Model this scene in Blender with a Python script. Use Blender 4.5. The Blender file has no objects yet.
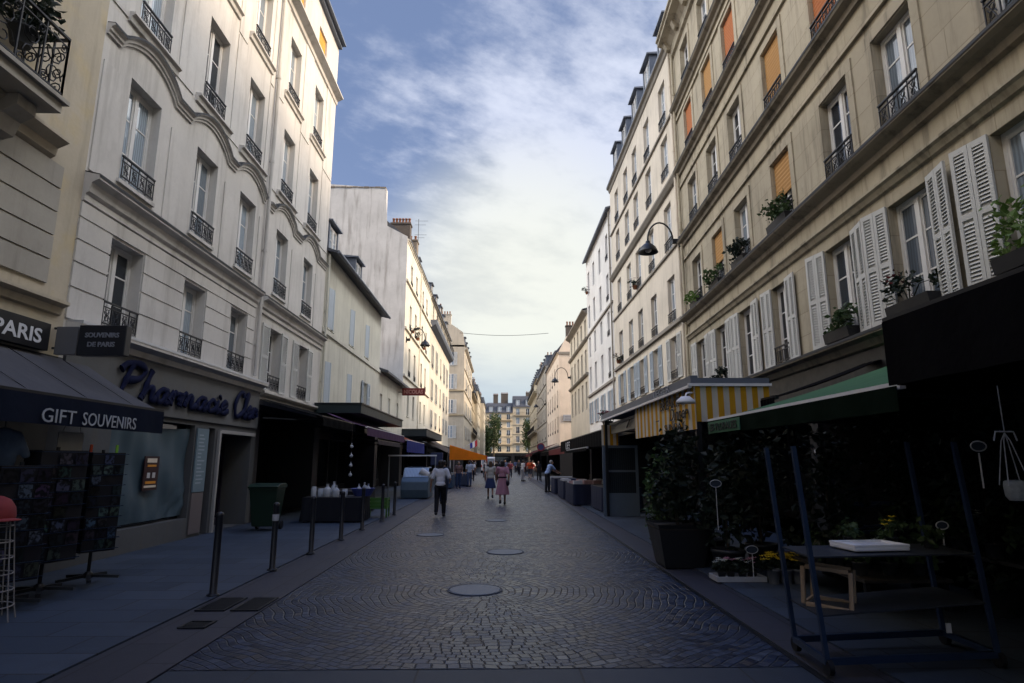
import bpy, bmesh, math, random
from mathutils import Vector, Matrix
random.seed(7)
R = math.radians; PI = math.pi
scene = bpy.context.scene
COL = scene.collection

# ------------------------------------------------------------------ mesh builder
class MB:
    def __init__(s): s.v = []; s.f = []; s.sm = []
    def add(s, vs, fs, smooth=False):
        b = len(s.v); s.v.extend([tuple(p) for p in vs])
        for f in fs: s.f.append(tuple(b + i for i in f)); s.sm.append(smooth)
    def quad(s, a, b, c, d): s.add([a, b, c, d], [(0, 1, 2, 3)])
    def box(s, x0, x1, y0, y1, z0, z1):
        s.add([(x0,y0,z0),(x1,y0,z0),(x1,y1,z0),(x0,y1,z0),(x0,y0,z1),(x1,y0,z1),(x1,y1,z1),(x0,y1,z1)],
              [(0,3,2,1),(4,5,6,7),(0,1,5,4),(1,2,6,5),(2,3,7,6),(3,0,4,7)])
    def obox(s, c, size, m):
        x, y, z = [k/2 for k in size]; c = Vector(c)
        vs = [c + m @ Vector(p) for p in [(-x,-y,-z),(x,-y,-z),(x,y,-z),(-x,y,-z),(-x,-y,z),(x,-y,z),(x,y,z),(-x,y,z)]]
        s.add(vs, [(0,3,2,1),(4,5,6,7),(0,1,5,4),(1,2,6,5),(2,3,7,6),(3,0,4,7)])
    def bar(s, p0, p1, w, h=None, up=(0,0,1)):
        p0 = Vector(p0); p1 = Vector(p1); d = (p1-p0); L = d.length; d.normalize()
        u = Vector(up)
        if abs(d.dot(u)) > .98: u = Vector((1,0,0))
        a = d.cross(u).normalized(); b = a.cross(d).normalized()
        m = Matrix((d, a, b)).transposed()
        s.obox((p0+p1)/2, (L, w, h or w), m)
    def tube(s, pts, r, seg=8, closed=False, caps=True):
        pts = [Vector(p) for p in pts]; n = len(pts)
        rr = r if isinstance(r, (list, tuple)) else [r]*n
        rings = []; prev = None
        for i, p in enumerate(pts):
            if closed: t = pts[(i+1) % n] - pts[i-1]
            else: t = pts[min(i+1, n-1)] - pts[max(i-1, 0)]
            t.normalize()
            if prev is None:
                u = Vector((0,0,1)) if abs(t.z) < .9 else Vector((1,0,0))
                a = t.cross(u).normalized()
            else:
                a = (prev - t*prev.dot(t))
                a = a.normalized() if a.length > 1e-6 else t.orthogonal().normalized()
            prev = a; b = t.cross(a)
            rings.append([p + (a*math.cos(2*PI*k/seg) + b*math.sin(2*PI*k/seg))*rr[i] for k in range(seg)])
        vs = [q for rg in rings for q in rg]; fs = []
        for i in range(n if closed else n-1):
            j = (i+1) % n
            for k in range(seg):
                k2 = (k+1) % seg
                fs.append((i*seg+k, i*seg+k2, j*seg+k2, j*seg+k))
        s.add(vs, fs, True)
        if caps and not closed:
            s.add(rings[0], [tuple(range(seg))[::-1]]); s.add(rings[-1], [tuple(range(seg))])
    def lathe(s, prof, c=(0,0,0), seg=20, sx=1, sy=1):
        vs = []; fs = []; n = len(prof)
        for r, z in prof:
            for k in range(seg):
                a = 2*PI*k/seg; vs.append((c[0]+sx*r*math.cos(a), c[1]+sy*r*math.sin(a), c[2]+z))
        for i in range(n-1):
            for k in range(seg):
                k2 = (k+1) % seg; fs.append((i*seg+k, i*seg+k2, (i+1)*seg+k2, (i+1)*seg+k))
        s.add(vs, fs, True)
        s.add(vs[:seg], [tuple(range(seg))[::-1]]); s.add(vs[-seg:], [tuple(range(seg))])
    def sphere(s, c, rx, ry=None, rz=None, seg=12, rings=8, m=None):
        ry = ry or rx; rz = rz or rx; vs = []; fs = []; c = Vector(c)
        for i in range(rings+1):
            th = PI*i/rings
            for k in range(seg):
                a = 2*PI*k/seg
                p = Vector((rx*math.sin(th)*math.cos(a), ry*math.sin(th)*math.sin(a), rz*math.cos(th)))
                vs.append(c + (m @ p if m else p))
        for i in range(rings):
            for k in range(seg):
                k2 = (k+1) % seg; fs.append((i*seg+k, (i+1)*seg+k, (i+1)*seg+k2, i*seg+k2))
        s.add(vs, fs, True)
    def capsule(s, p0, p1, r0, r1, seg=10):
        p0 = Vector(p0); p1 = Vector(p1); d = (p1-p0).normalized()
        pts = []; rs = []
        for a in (80, 50, 25): pts.append(p0 - d*r0*math.sin(R(a))); rs.append(r0*math.cos(R(a)))
        pts.append(p0); rs.append(r0); pts.append(p1); rs.append(r1)
        for a in (25, 50, 80): pts.append(p1 + d*r1*math.sin(R(a))); rs.append(r1*math.cos(R(a)))
        s.tube(pts, rs, seg)
    def extrude_x(s, prof, x0, x1):
        """profile of (y,z) points swept along x, closed ends"""
        n = len(prof)
        vs = [(x0, y, z) for y, z in prof] + [(x1, y, z) for y, z in prof]
        fs = [(i, (i+1) % n, n+(i+1) % n, n+i) for i in range(n)] + [tuple(range(n))[::-1], tuple(range(n, 2*n))]
        s.add(vs, fs)
    def extrude_poly(s, poly, p, dv):
        """poly: list of 3d points, dv: extrusion vector"""
        poly = [Vector(q) + Vector(p) for q in poly]; n = len(poly); dv = Vector(dv)
        vs = poly + [q + dv for q in poly]
        s.add(vs, [(i, (i+1) % n, n+(i+1) % n, n+i) for i in range(n)] + [tuple(range(n))[::-1], tuple(range(n, 2*n))])
    def sweep_xz(s, path, prof):
        """profile (y, dz) swept along a path in the xz plane"""
        n = len(prof); vs = []; fs = []
        for x, z in path: vs += [(x, y, z+dz) for y, dz in prof]
        for i in range(len(path)-1):
            for k in range(n):
                k2 = (k+1) % n; fs.append((i*n+k, i*n+k2, (i+1)*n+k2, (i+1)*n+k))
        s.add(vs, fs); s.add(vs[:n], [tuple(range(n))]); s.add(vs[-n:], [tuple(range(n))[::-1]])
    def shift(s, d): s.v = [(p[0]-d[0], p[1]-d[1], p[2]-d[2]) for p in s.v]; return s
    def mesh(s, name):
        me = bpy.data.meshes.new(name); me.from_pydata(s.v, [], s.f)
        bm = bmesh.new(); bm.from_mesh(me)
        bmesh.ops.recalc_face_normals(bm, faces=bm.faces)
        bm.to_mesh(me); bm.free()
        me.polygons.foreach_set('use_smooth', s.sm); me.update()
        return me
    def build(s, name, mat, parent=None, loc=None, rel=False, bevel=0):
        if rel and parent is not None: s.shift(parent.location)
        me = s.mesh(name)
        return put(name, me, mat, parent, loc, bevel=bevel)

def put(name, me, mat, parent=None, loc=None, rz=0, bevel=0):
    if mat is not None and len(me.materials) == 0: me.materials.append(mat)
    o = bpy.data.objects.new(name, me); COL.objects.link(o)
    if mat is not None and me.materials[0] != mat:
        o.material_slots[0].link = 'OBJECT'; o.material_slots[0].material = mat
    if parent: o.parent = parent
    if loc is not None: o.location = loc
    if rz: o.rotation_euler.z = rz
    if bevel:
        b = o.modifiers.new('bevel', 'BEVEL'); b.width = bevel; b.segments = 2; b.limit_method = 'ANGLE'
    return o

def tag(o, label=None, cat=None, group=None, kind=None):
    if label: o['label'] = label
    if cat: o['category'] = cat
    if group: o['group'] = group
    if kind: o['kind'] = kind
    return o
def thing(name, label, cat, loc=(0,0,0), rz=0, group=None):
    o = bpy.data.objects.new(name, None); COL.objects.link(o); o.empty_display_size = .2
    o.location = loc; o.rotation_euler.z = rz
    return tag(o, label, cat, group)
def copy_tree(o, parent=None):
    c = o.copy(); COL.objects.link(c)
    if parent: c.parent = parent
    for ch in list(o.children): copy_tree(ch, c)
    return c
CACHE = {}
def cached(key, fn):
    if key not in CACHE: CACHE[key] = fn()
    return CACHE[key]

# ------------------------------------------------------------------ materials
class NT:
    def __init__(s, tree): s.t = tree
    def n(s, typ, **kw):
        nd = s.t.nodes.new(typ)
        for k, v in kw.items():
            if k.startswith('i_'):
                key = k[2:]; key = int(key) if key.isdigit() else key.replace('_', ' ')
                s.set(nd.inputs[key], v)
            else: setattr(nd, k, v)
        return nd
    def set(s, sock, v):
        if isinstance(v, bpy.types.NodeSocket): s.t.links.new(v, sock)
        elif isinstance(v, bpy.types.Node): s.t.links.new(v.outputs[0], sock)
        else: sock.default_value = v
    def m(s, op, a, b=None, c=None, clamp=False):
        nd = s.t.nodes.new('ShaderNodeMath'); nd.operation = op; nd.use_clamp = clamp
        for i, v in enumerate((a, b, c)):
            if v is not None: s.set(nd.inputs[i], v)
        return nd.outputs[0]
    def mix(s, f, a, b, blend='MIX'):
        nd = s.t.nodes.new('ShaderNodeMix'); nd.data_type = 'RGBA'; nd.blend_type = blend; nd.clamp_factor = True
        s.set(nd.inputs[0], f)
        s.set(nd.inputs[6], c4(a) if isinstance(a, (tuple, list)) else a)
        s.set(nd.inputs[7], c4(b) if isinstance(b, (tuple, list)) else b)
        return nd.outputs[2]
    def ramp(s, f, lo, hi): 
        nd = s.t.nodes.new('ShaderNodeMapRange'); nd.clamp = True; nd.interpolation_type = 'SMOOTHSTEP'
        s.set(nd.inputs[0], f); nd.inputs[1].default_value = lo; nd.inputs[2].default_value = hi
        return nd.outputs[0]
    def noise(s, vec, scale, detail=4, rough=.55):
        return s.n('ShaderNodeTexNoise', i_Vector=vec, i_Scale=scale, i_Detail=detail, i_Roughness=rough).outputs[0]
    def scaled(s, vec, sc):
        return s.n('ShaderNodeVectorMath', operation='MULTIPLY', i_0=vec, i_1=sc).outputs[0]
def c4(c): return (c[0], c[1], c[2], 1)
MATS = {}
def new_mat(name):
    m = bpy.data.materials.new(name); m.use_nodes = True; t = NT(m.node_tree)
    b = m.node_tree.nodes['Principled BSDF']; return m, t, b
def mat(name, col, rough=.6, metal=0, var=.12, scale=6, bump=.0, spec=.4, objvar=0.0, trans=0):
    """plain surface with soft tonal unevenness and an optional fine bump"""
    if name in MATS: return MATS[name]
    m, t, b = new_mat(name)
    co = t.n('ShaderNodeTexCoord').outputs['Object']
    nz = t.noise(co, scale, 5)
    f = t.m('MULTIPLY_ADD', nz, 2*var, 1-var)
    if objvar:
        f = t.m('MULTIPLY', f, t.m('MULTIPLY_ADD', t.n('ShaderNodeObjectInfo').outputs['Random'], 2*objvar, 1-objvar))
    c = t.n('ShaderNodeVectorMath', operation='SCALE'); c.inputs[0].default_value = col[:3]; t.set(c.inputs[3], f)
    t.set(b.inputs['Base Color'], c.outputs[0])
    t.set(b.inputs['Roughness'], t.m('MULTIPLY_ADD', nz, .25, rough-.12, clamp=True))
    b.inputs['Metallic'].default_value = metal
    b.inputs['Specular IOR Level'].default_value = spec
    if bump:
        bn = t.n('ShaderNodeBump', i_Height=t.noise(co, scale*8, 4), i_Distance=bump, i_Strength=.6)
        t.set(b.inputs['Normal'], bn.outputs[0])
    if trans:
        out = m.node_tree.nodes['Material Output']
        tr = t.n('ShaderNodeBsdfTranslucent'); t.set(tr.inputs[0], c.outputs[0])
        mx = t.n('ShaderNodeMixShader'); mx.inputs[0].default_value = trans
        m.node_tree.links.new(b.outputs[0], mx.inputs[1]); m.node_tree.links.new(tr.outputs[0], mx.inputs[2])
        m.node_tree.links.new(mx.outputs[0], out.inputs[0])
    MATS[name] = m; return m
def stone(name, col, stain=.25, stain_col=(.12,.10,.075), joints=None, warm=None, bump=.004):
    """rendered or ashlar wall: weather streaks, blotches, optional block joints (width, height)"""
    if name in MATS: return MATS[name]
    m, t, b = new_mat(name)
    co = t.n('ShaderNodeTexCoord').outputs['Object']
    blot = t.noise(co, .55, 6, .6)
    streak = t.noise(t.scaled(co, (2.2, 2.2, .22)), 1.4, 6, .65)
    fine = t.noise(co, 14, 5)
    c = t.mix(t.ramp(blot, .35, .7), tuple(k*.9 for k in col), tuple(min(.8, k*1.06) for k in col))
    if warm: c = t.mix(t.ramp(t.noise(co, 1.3, 3), .5, .7), c, warm)
    c = t.mix(t.m('MULTIPLY', t.ramp(streak, .48, .72), stain), c, stain_col)
    c = t.mix(t.m('MULTIPLY', t.ramp(t.noise(t.scaled(co, (1, 1, .7)), 2.6, 7, .7), .55, .72), stain*.55), c, tuple(k*.45 for k in col))
    c = t.mix(t.m('MULTIPLY', t.ramp(fine, .3, .8), .18), c, tuple(k*.7 for k in col))
    h = fine
    if joints:
        sx = t.n('ShaderNodeSeparateXYZ', i_0=co)
        cv = t.n('ShaderNodeCombineXYZ', i_0=t.m('ADD', sx.outputs[0], sx.outputs[1]), i_1=sx.outputs[2])
        br = t.n('ShaderNodeTexBrick', i_Vector=cv.outputs[0], i_Scale=1.0, i_Mortar_Size=.007, i_Mortar_Smooth=.3,
                 i_Brick_Width=joints[0], i_Row_Height=joints[1], i_Color1=(1,1,1,1), i_Color2=(.86,.86,.84,1), i_Mortar=(.6,.57,.52,1), i_Bias=-.2)
        c = t.mix(.75, c, br.outputs[0], 'MULTIPLY')
        h = t.m('SUBTRACT', fine, t.m('MULTIPLY', br.outputs[1], 2.0))
    t.set(b.inputs['Base Color'], c)
    b.inputs['Roughness'].default_value = .85; b.inputs['Specular IOR Level'].default_value = .25
    bn = t.n('ShaderNodeBump', i_Height=h, i_Distance=bump, i_Strength=.7); t.set(b.inputs['Normal'], bn.outputs[0])
    MATS[name] = m; return m
def fabric(name, col, rough=.85, trans=.25, stripes=None, axis=1):
    """woven awning cloth; stripes=(other colour, period) runs along an object axis"""
    if name in MATS: return MATS[name]
    m, t, b = new_mat(name)
    co = t.n('ShaderNodeTexCoord').outputs['Object']
    c = t.mix(t.noise(co, 3, 5), tuple(k*.82 for k in col), tuple(k*1.12 for k in col))
    if stripes:
        sx = t.n('ShaderNodeSeparateXYZ', i_0=co)
        u = t.m('FRACT', t.m('DIVIDE', sx.outputs[axis], stripes[1]))
        c = t.mix(t.m('GREATER_THAN', u, .5), c, stripes[0])
    t.set(b.inputs['Base Color'], c); b.inputs['Roughness'].default_value = rough
    b.inputs['Specular IOR Level'].default_value = .2 if max(col) > .03 else .03
    bn = t.n('ShaderNodeBump', i_Height=t.noise(co, 5, 4), i_Distance=.02, i_Strength=.5); t.set(b.inputs['Normal'], bn.outputs[0])
    if trans:
        out = m.node_tree.nodes['Material Output']
        tr = t.n('ShaderNodeBsdfTranslucent'); t.set(tr.inputs[0], c)
        mx = t.n('ShaderNodeMixShader'); mx.inputs[0].default_value = trans
        m.node_tree.links.new(b.outputs[0], mx.inputs[1]); m.node_tree.links.new(tr.outputs[0], mx.inputs[2])
        m.node_tree.links.new(mx.outputs[0], out.inputs[0])
    MATS[name] = m; return m
def glass_mat(name, dark, pale, lo=.45, hi=.8):
    """window pane: a dark room or a pale curtain behind glossy glass, different for each window"""
    if name in MATS: return MATS[name]
    m, t, b = new_mat(name)
    co = t.n('ShaderNodeTexCoord').outputs['Object']
    rnd = t.n('ShaderNodeObjectInfo').outputs['Random']
    wv = t.n('ShaderNodeTexWave', i_Vector=co, i_Scale=5, i_Distortion=2.5, i_Detail=2)
    cur = t.mix(wv.outputs[1], tuple(k*.6 for k in pale), pale)
    c = t.mix(t.ramp(rnd, lo, hi), dark, cur)
    t.set(b.inputs['Base Color'], c); b.inputs['Roughness'].default_value = .04
    b.inputs['Specular IOR Level'].default_value = .65
    bn = t.n('ShaderNodeBump', i_Height=t.noise(co, 1.3, 2), i_Distance=.012, i_Strength=.35); t.set(b.inputs['Normal'], bn.outputs[0])
    MATS[name] = m; return m

WHITE = mat('white paint', (.62,.61,.6), .5, var=.08)
SHUT = mat('shutter paint', (.52,.52,.50), .55, var=.12, scale=3)
SHUT_GREY = mat('blue grey shutter paint', (.40,.45,.50), .55, var=.12, scale=3)
IRON = mat('wrought iron', (.012,.013,.017), .45, .2, var=.3)
DARKM = mat('dark metal', (.02,.022,.026), .4, .5, var=.3)
STEEL = mat('blue steel tube', (.035,.06,.12), .35, .6, var=.25, scale=9)
ZINC = mat('zinc roofing', (.13,.145,.175), .45, .35, var=.2, scale=1.5)
SLATE = mat('slate roofing', (.06,.065,.08), .55, var=.25, scale=4, bump=.006)
PANE = glass_mat('window glass', (.014,.02,.03), (.36,.43,.50), .05, .7)
PANE_DK = glass_mat('dim window glass', (.012,.018,.03), (.22,.27,.33), .35, .95)
PANE_SHOP = glass_mat('shop glass', (.006,.007,.01), (.02,.022,.026))
BLACKW = mat('black shop joinery', (.006,.006,.008), .5, var=.3)
BLIND_DEEP = mat('deep orange blind', (.42,.14,.045), .8, var=.1)
BLIND_TAN = mat('tan orange blind', (.42,.225,.075), .8, var=.1)
BLIND_YEL = mat('amber blind', (.62,.32,.05), .8, var=.1)
POT = mat('terracotta', (.2,.08,.04), .8, var=.2)
POT_DK = mat('dark plastic pot', (.02,.022,.025), .5, var=.2)
CHIM = stone('chimney render', (.20,.165,.13), .4)
CHIMB = stone('chimney brick', (.11,.092,.08), .4, joints=(.22,.07))
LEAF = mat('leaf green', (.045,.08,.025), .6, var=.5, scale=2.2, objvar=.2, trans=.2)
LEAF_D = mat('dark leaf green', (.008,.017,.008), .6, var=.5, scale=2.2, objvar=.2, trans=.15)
LEAF_B = mat('fresh leaf green', (.10,.17,.035), .6, var=.4, scale=3, trans=.3)
TWIG = mat('twig bark', (.05,.035,.025), .9, var=.3)

# ------------------------------------------------------------------ text
def text_mesh(body, width, height=None, extrude=.004, shear=0, bold=0):
    cu = bpy.data.curves.new('txt', 'FONT'); cu.body = body; cu.extrude = extrude; cu.shear = shear; cu.offset = bold
    cu.align_x = 'LEFT'; cu.resolution_u = 3
    o = bpy.data.objects.new('txt', cu); COL.objects.link(o)
    dg = bpy.context.evaluated_depsgraph_get(); dg.update()
    me = bpy.data.meshes.new_from_object(o.evaluated_get(dg))
    bpy.data.objects.remove(o)
    xs = [v.co.x for v in me.vertices]; ys = [v.co.y for v in me.vertices]
    sx = width/(max(xs)-min(xs)); sy = sx if height is None else height/(max(ys)-min(ys))
    x0 = min(xs); y0 = min(ys)
    for v in me.vertices: v.co.x = (v.co.x-x0)*sx; v.co.y = (v.co.y-y0)*sy
    for v in me.vertices: v.co = Vector((v.co.x, -v.co.z, v.co.y))      # stands upright, faces -y
    me.materials.clear(); return me
def lettering(body, width, height, m, parent, loc, rz=0, extrude=.01, shear=0, bold=0, name='lettering'):
    return put(name, text_mesh(body, width, height, extrude, shear, bold), m, parent, loc, rz)

def card_material():
    """printed postcards, each of another colour"""
    m, t, b = new_mat('postcard print'); rnd = t.n('ShaderNodeObjectInfo').outputs['Random']; co = t.n('ShaderNodeTexCoord').outputs['Object']
    wn = t.n('ShaderNodeTexWhiteNoise', noise_dimensions='1D', i_W=rnd).outputs['Color']
    c = t.mix(.72, wn, (.25,.32,.45)); c = t.mix(t.ramp(t.noise(co, 22, 3), .42, .58), c, (.03,.035,.05))
    v = t.n('ShaderNodeVectorMath', operation='SCALE', i_0=c); t.set(v.inputs[3], t.m('MULTIPLY_ADD', t.m('POWER', rnd, 3), .34, .035)); t.set(b.inputs['Base Color'], v.outputs[0]); b.inputs['Roughness'].default_value = .35
    return m
# joined brush script, drawn stroke by stroke
SCRIPT = {
 'P': (.66, [[(.14,0),(.19,.5),(.24,1.0)], [(.0,.78),(.1,.98),(.38,1.05),(.6,.9),(.52,.62),(.24,.5)]]),
 'h': (.42, [[(.03,0),(.08,.5),(.12,.95)], [(.05,.1),(.14,.36),(.28,.42),(.3,.2),(.32,.03),(.44,.1)]]),
 'a': (.43, [[(.32,.38),(.16,.44),(.04,.24),(.1,.03),(.24,.08),(.32,.38)], [(.32,.4),(.31,.1),(.36,.01),(.45,.1)]]),
 'r': (.32, [[(-.02,.1),(.06,.43),(.08,.2),(.07,.0)], [(.07,.18),(.16,.4),(.28,.36)], [(.28,.36),(.3,.2),(.34,.1)]]),
 'm': (.62, [[(.0,.12),(.05,.42),(.05,0)], [(.05,.12),(.14,.4),(.22,.38),(.23,0)], [(.23,.12),(.33,.4),(.42,.38),(.43,.08),(.5,.02),(.64,.1)]]),
 'c': (.36, [[(.3,.34),(.18,.44),(.05,.25),(.12,.02),(.26,.04),(.38,.12)]]),
 'i': (.2, [[(.0,.1),(.07,.42),(.06,.08),(.12,.01),(.22,.1)], [(.09,.58),(.11,.63)]]),
 'e': (.37, [[(.02,.14),(.2,.24),(.28,.36),(.17,.45),(.05,.25),(.1,.03),(.24,.02),(.38,.12)]]),
 'C': (.6, [[(.5,.82),(.42,1.02),(.2,.95),(.04,.5),(.14,.06),(.36,.0),(.6,.2)]]),
 'l': (.24, [[(.0,.14),(.14,.6),(.2,.93),(.11,.98),(.06,.5),(.08,.08),(.14,0),(.26,.12)]])}
def catmull(P, n=5):
    P = [Vector(p) for p in P]
    if len(P) < 3: return P
    Q = [P[0]*2-P[1]] + P + [P[-1]*2-P[-2]]; out = []
    for i in range(1, len(Q)-2):
        for k in range(n):
            t = k/n; a, b, c, d = Q[i-1], Q[i], Q[i+1], Q[i+2]
            out.append(.5*((2*b)+(c-a)*t+(2*a-5*b+4*c-d)*t*t+(3*b-a-3*c+d)*t**3))
    return out + [P[-1]]
def script_letters(word, width, height, m, parent, loc, r=.05, shear=.3):
    """brush lettering standing upright in the xz plane, facing -y"""
    x = 0; mb = MB(); tot = sum(SCRIPT[c][0] for c in word); sx = width/(tot+.1)
    for ch in word:
        w, st = SCRIPT[ch]
        for q in st:
            pts = catmull([(x+px+shear*py*.6, py) for px, py in q]); n = len(pts)
            k0 = len(mb.v); mb.tube([(p.x*sx, 0, p.y*height) for p in pts], [r*(1.12-.4*abs(math.sin(2.2*i/n*PI))) for i in range(n)], 8); mb.v[k0:] = [(a_, b_*.45, c_) for a_, b_, c_ in mb.v[k0:]]
        x += w
    return mb.build('lettering', m, parent, loc)
# ------------------------------------------------------------------ building kit (facade faces local -y)
def wall_mb(W, D, H, ops, z0=0, depth=.26, back=True, x0=0):
    mb = MB(); ops = [o for o in ops if o[0] > x0-.01 and o[1] < W+.01 and o[2] > z0-.01 and o[3] < H+.01]; xb = x0
    xs = sorted({x0, W, *[o[0] for o in ops], *[o[1] for o in ops]})
    zs = sorted({z0, H, *[o[2] for o in ops], *[o[3] for o in ops]})
    for i in range(len(xs)-1):
        for j in range(len(zs)-1):
            x0, x1, za, zb = xs[i], xs[i+1], zs[j], zs[j+1]
            if x1-x0 < 1e-6 or zb-za < 1e-6: continue
            cx, cz = (x0+x1)/2, (za+zb)/2
            if any(o[0] < cx < o[1] and o[2] < cz < o[3] for o in ops): continue
            mb.quad((x0,0,za),(x1,0,za),(x1,0,zb),(x0,0,zb))
    for o in ops:
        x0, x1, za, zb = o[:4]; d = o[4] if len(o) > 4 else depth
        mb.quad((x0,0,za),(x0,d,za),(x0,d,zb),(x0,0,zb)); mb.quad((x1,0,za),(x1,0,zb),(x1,d,zb),(x1,d,za))
        mb.quad((x0,0,zb),(x0,d,zb),(x1,d,zb),(x1,0,zb)); mb.quad((x0,0,za),(x1,0,za),(x1,d,za),(x0,d,za))
    if back:
        mb.quad((xb,0,z0),(xb,0,H),(xb,D,H),(xb,D,z0)); mb.quad((W,0,z0),(W,D,z0),(W,D,H),(W,0,H))
        mb.quad((xb,D,z0),(xb,D,H),(W,D,H),(W,D,z0)); mb.quad((xb,0,H),(W,0,H),(W,D,H),(xb,D,H))
    return mb

def frame_mesh(w, h, bars=2, panel=0):
    def fn():
        mb = MB(); t = .055
        mb.box(-w/2, -w/2+t, 0, .07, 0, h); mb.box(w/2-t, w/2, 0, .07, 0, h)
        mb.box(-w/2+t, w/2-t, .002, .07, 0, t); mb.box(-w/2+t, w/2-t, .002, .07, h-t, h)
        mb.box(-.05, .05, -.012, .068, t, h-t)
        for s in (-1, 1):                      # casement stiles and glazing bars
            a, b = (-w/2+t, -.05) if s < 0 else (.05, w/2-t)
            mb.box(a, a+.035, .012, .06, t, h-t); mb.box(b-.035, b, .012, .06, t, h-t)
            mb.box(a+.035, b-.035, .014, .06, t, t+.05); mb.box(a+.035, b-.035, .014, .06, h-t-.05, h-t)
            for k in range(1, bars+1):
                z = h*k/(bars+1); mb.box(a+.035, b-.035, .02, .055, z-.014, z+.014)
        return mb.mesh('window')
    return cached(('frame', round(w,2), round(h,2), bars), fn)
def pane_mesh(w, h):
    def fn():
        mb = MB(); mb.box(-w/2+.05, w/2-.05, 0, .01, .05, h-.05); return mb.mesh('pane')
    return cached(('pane', round(w,2), round(h,2)), fn)
def rail_mesh(w, h, style='scroll'):
    def fn():
        mb = MB()
        mb.box(-w/2, w/2, -.022, .022, h-.025, h); mb.box(-w/2, w/2, -.012, .012, .03, .05); mb.box(-w/2, w/2, -.012, .012, h-.11, h-.095)
        n = max(3, round(w/.26))
        for k in range(n+1):
            x = -w/2 + w*k/n; x = max(-w/2+.01, min(w/2-.01, x)); mb.box(x-.008, x+.008, -.008, .008, 0, h-.02)
        if style == 'scroll':
            hh = h-.16
            for k in range(n):
                cx = -w/2 + w*(k+.5)/n; r = min(w/n*.44, hh*.27)
                for cz, q in ((.06+r, 0), (.05+hh-r, PI)):
                    pts = []
                    for i in range(11):
                        a = q + i*2*PI/8.5; rr = r*(1-.062*i); pts.append((cx+rr*math.cos(a), 0, cz+rr*math.sin(a)))
                    mb.tube(pts, .0085, 4)
                mb.tube([(cx-r*.9, 0, .06), (cx, 0, h*.45), (cx+r*.9, 0, hh+.04)], .008, 4)
                mb.tube([(cx+r*.9, 0, .06), (cx, 0, h*.45), (cx-r*.9, 0, hh+.04)], .008, 4)
        else:
            for k in range(n*3):
                x = -w/2 + w*(k+.5)/(n*3); mb.box(x-.006, x+.006, -.006, .006, .04, h-.1)
        return mb.mesh('railing')
    return cached(('rail', round(w,2), round(h,2), style), fn)
def shutter_mesh(w, h, d, fold=False):
    """louvred leaf hinged at x=0, opening towards d (+1 or -1)"""
    def fn():
        mb = MB(); leaves = [(0, w)] if not fold else [(0, w/2-.004), (w/2+.004, w)]
        for a, b in leaves:
            X = lambda p, q: (min(d*p, d*q), max(d*p, d*q))
            for p, q in ((a, a+.05), (b-.05, b)): mb.box(*X(p, q), -.035, 0, 0, h)
            for z in (0, h*.5-.04, h-.08): mb.box(*X(a+.05, b-.05), -.033, -.002, z, z+.08)
            z = .1; x0, x1 = X(a+.05, b-.05)
            while z < h-.1:
                if abs(z-h*.5) > .06:
                    mb.quad((x0,-.032,z),(x1,-.032,z),(x1,-.006,z+.042),(x0,-.006,z+.042))
                z += .05
            mb.box(x0, x1, -.006, -.001, .08, h-.08)
        return mb.mesh('shutter')
    return cached(('shut', round(w,2), round(h,2), d, fold), fn)
def blind_mesh(w, h):
    def fn():
        mb = MB(); n = max(4, int(h/.09))
        for k in range(n):
            z0 = h*k/n; z1 = h*(k+1)/n; mb.extrude_x([(0, z0), (-.012, (z0+z1)/2), (0, z1-.004), (.012, z1-.004), (.012, z0)], -w/2+.01, w/2-.01)
        return mb.mesh('blind')
    return cached(('blind', round(w,2), round(h,2)), fn)

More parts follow.
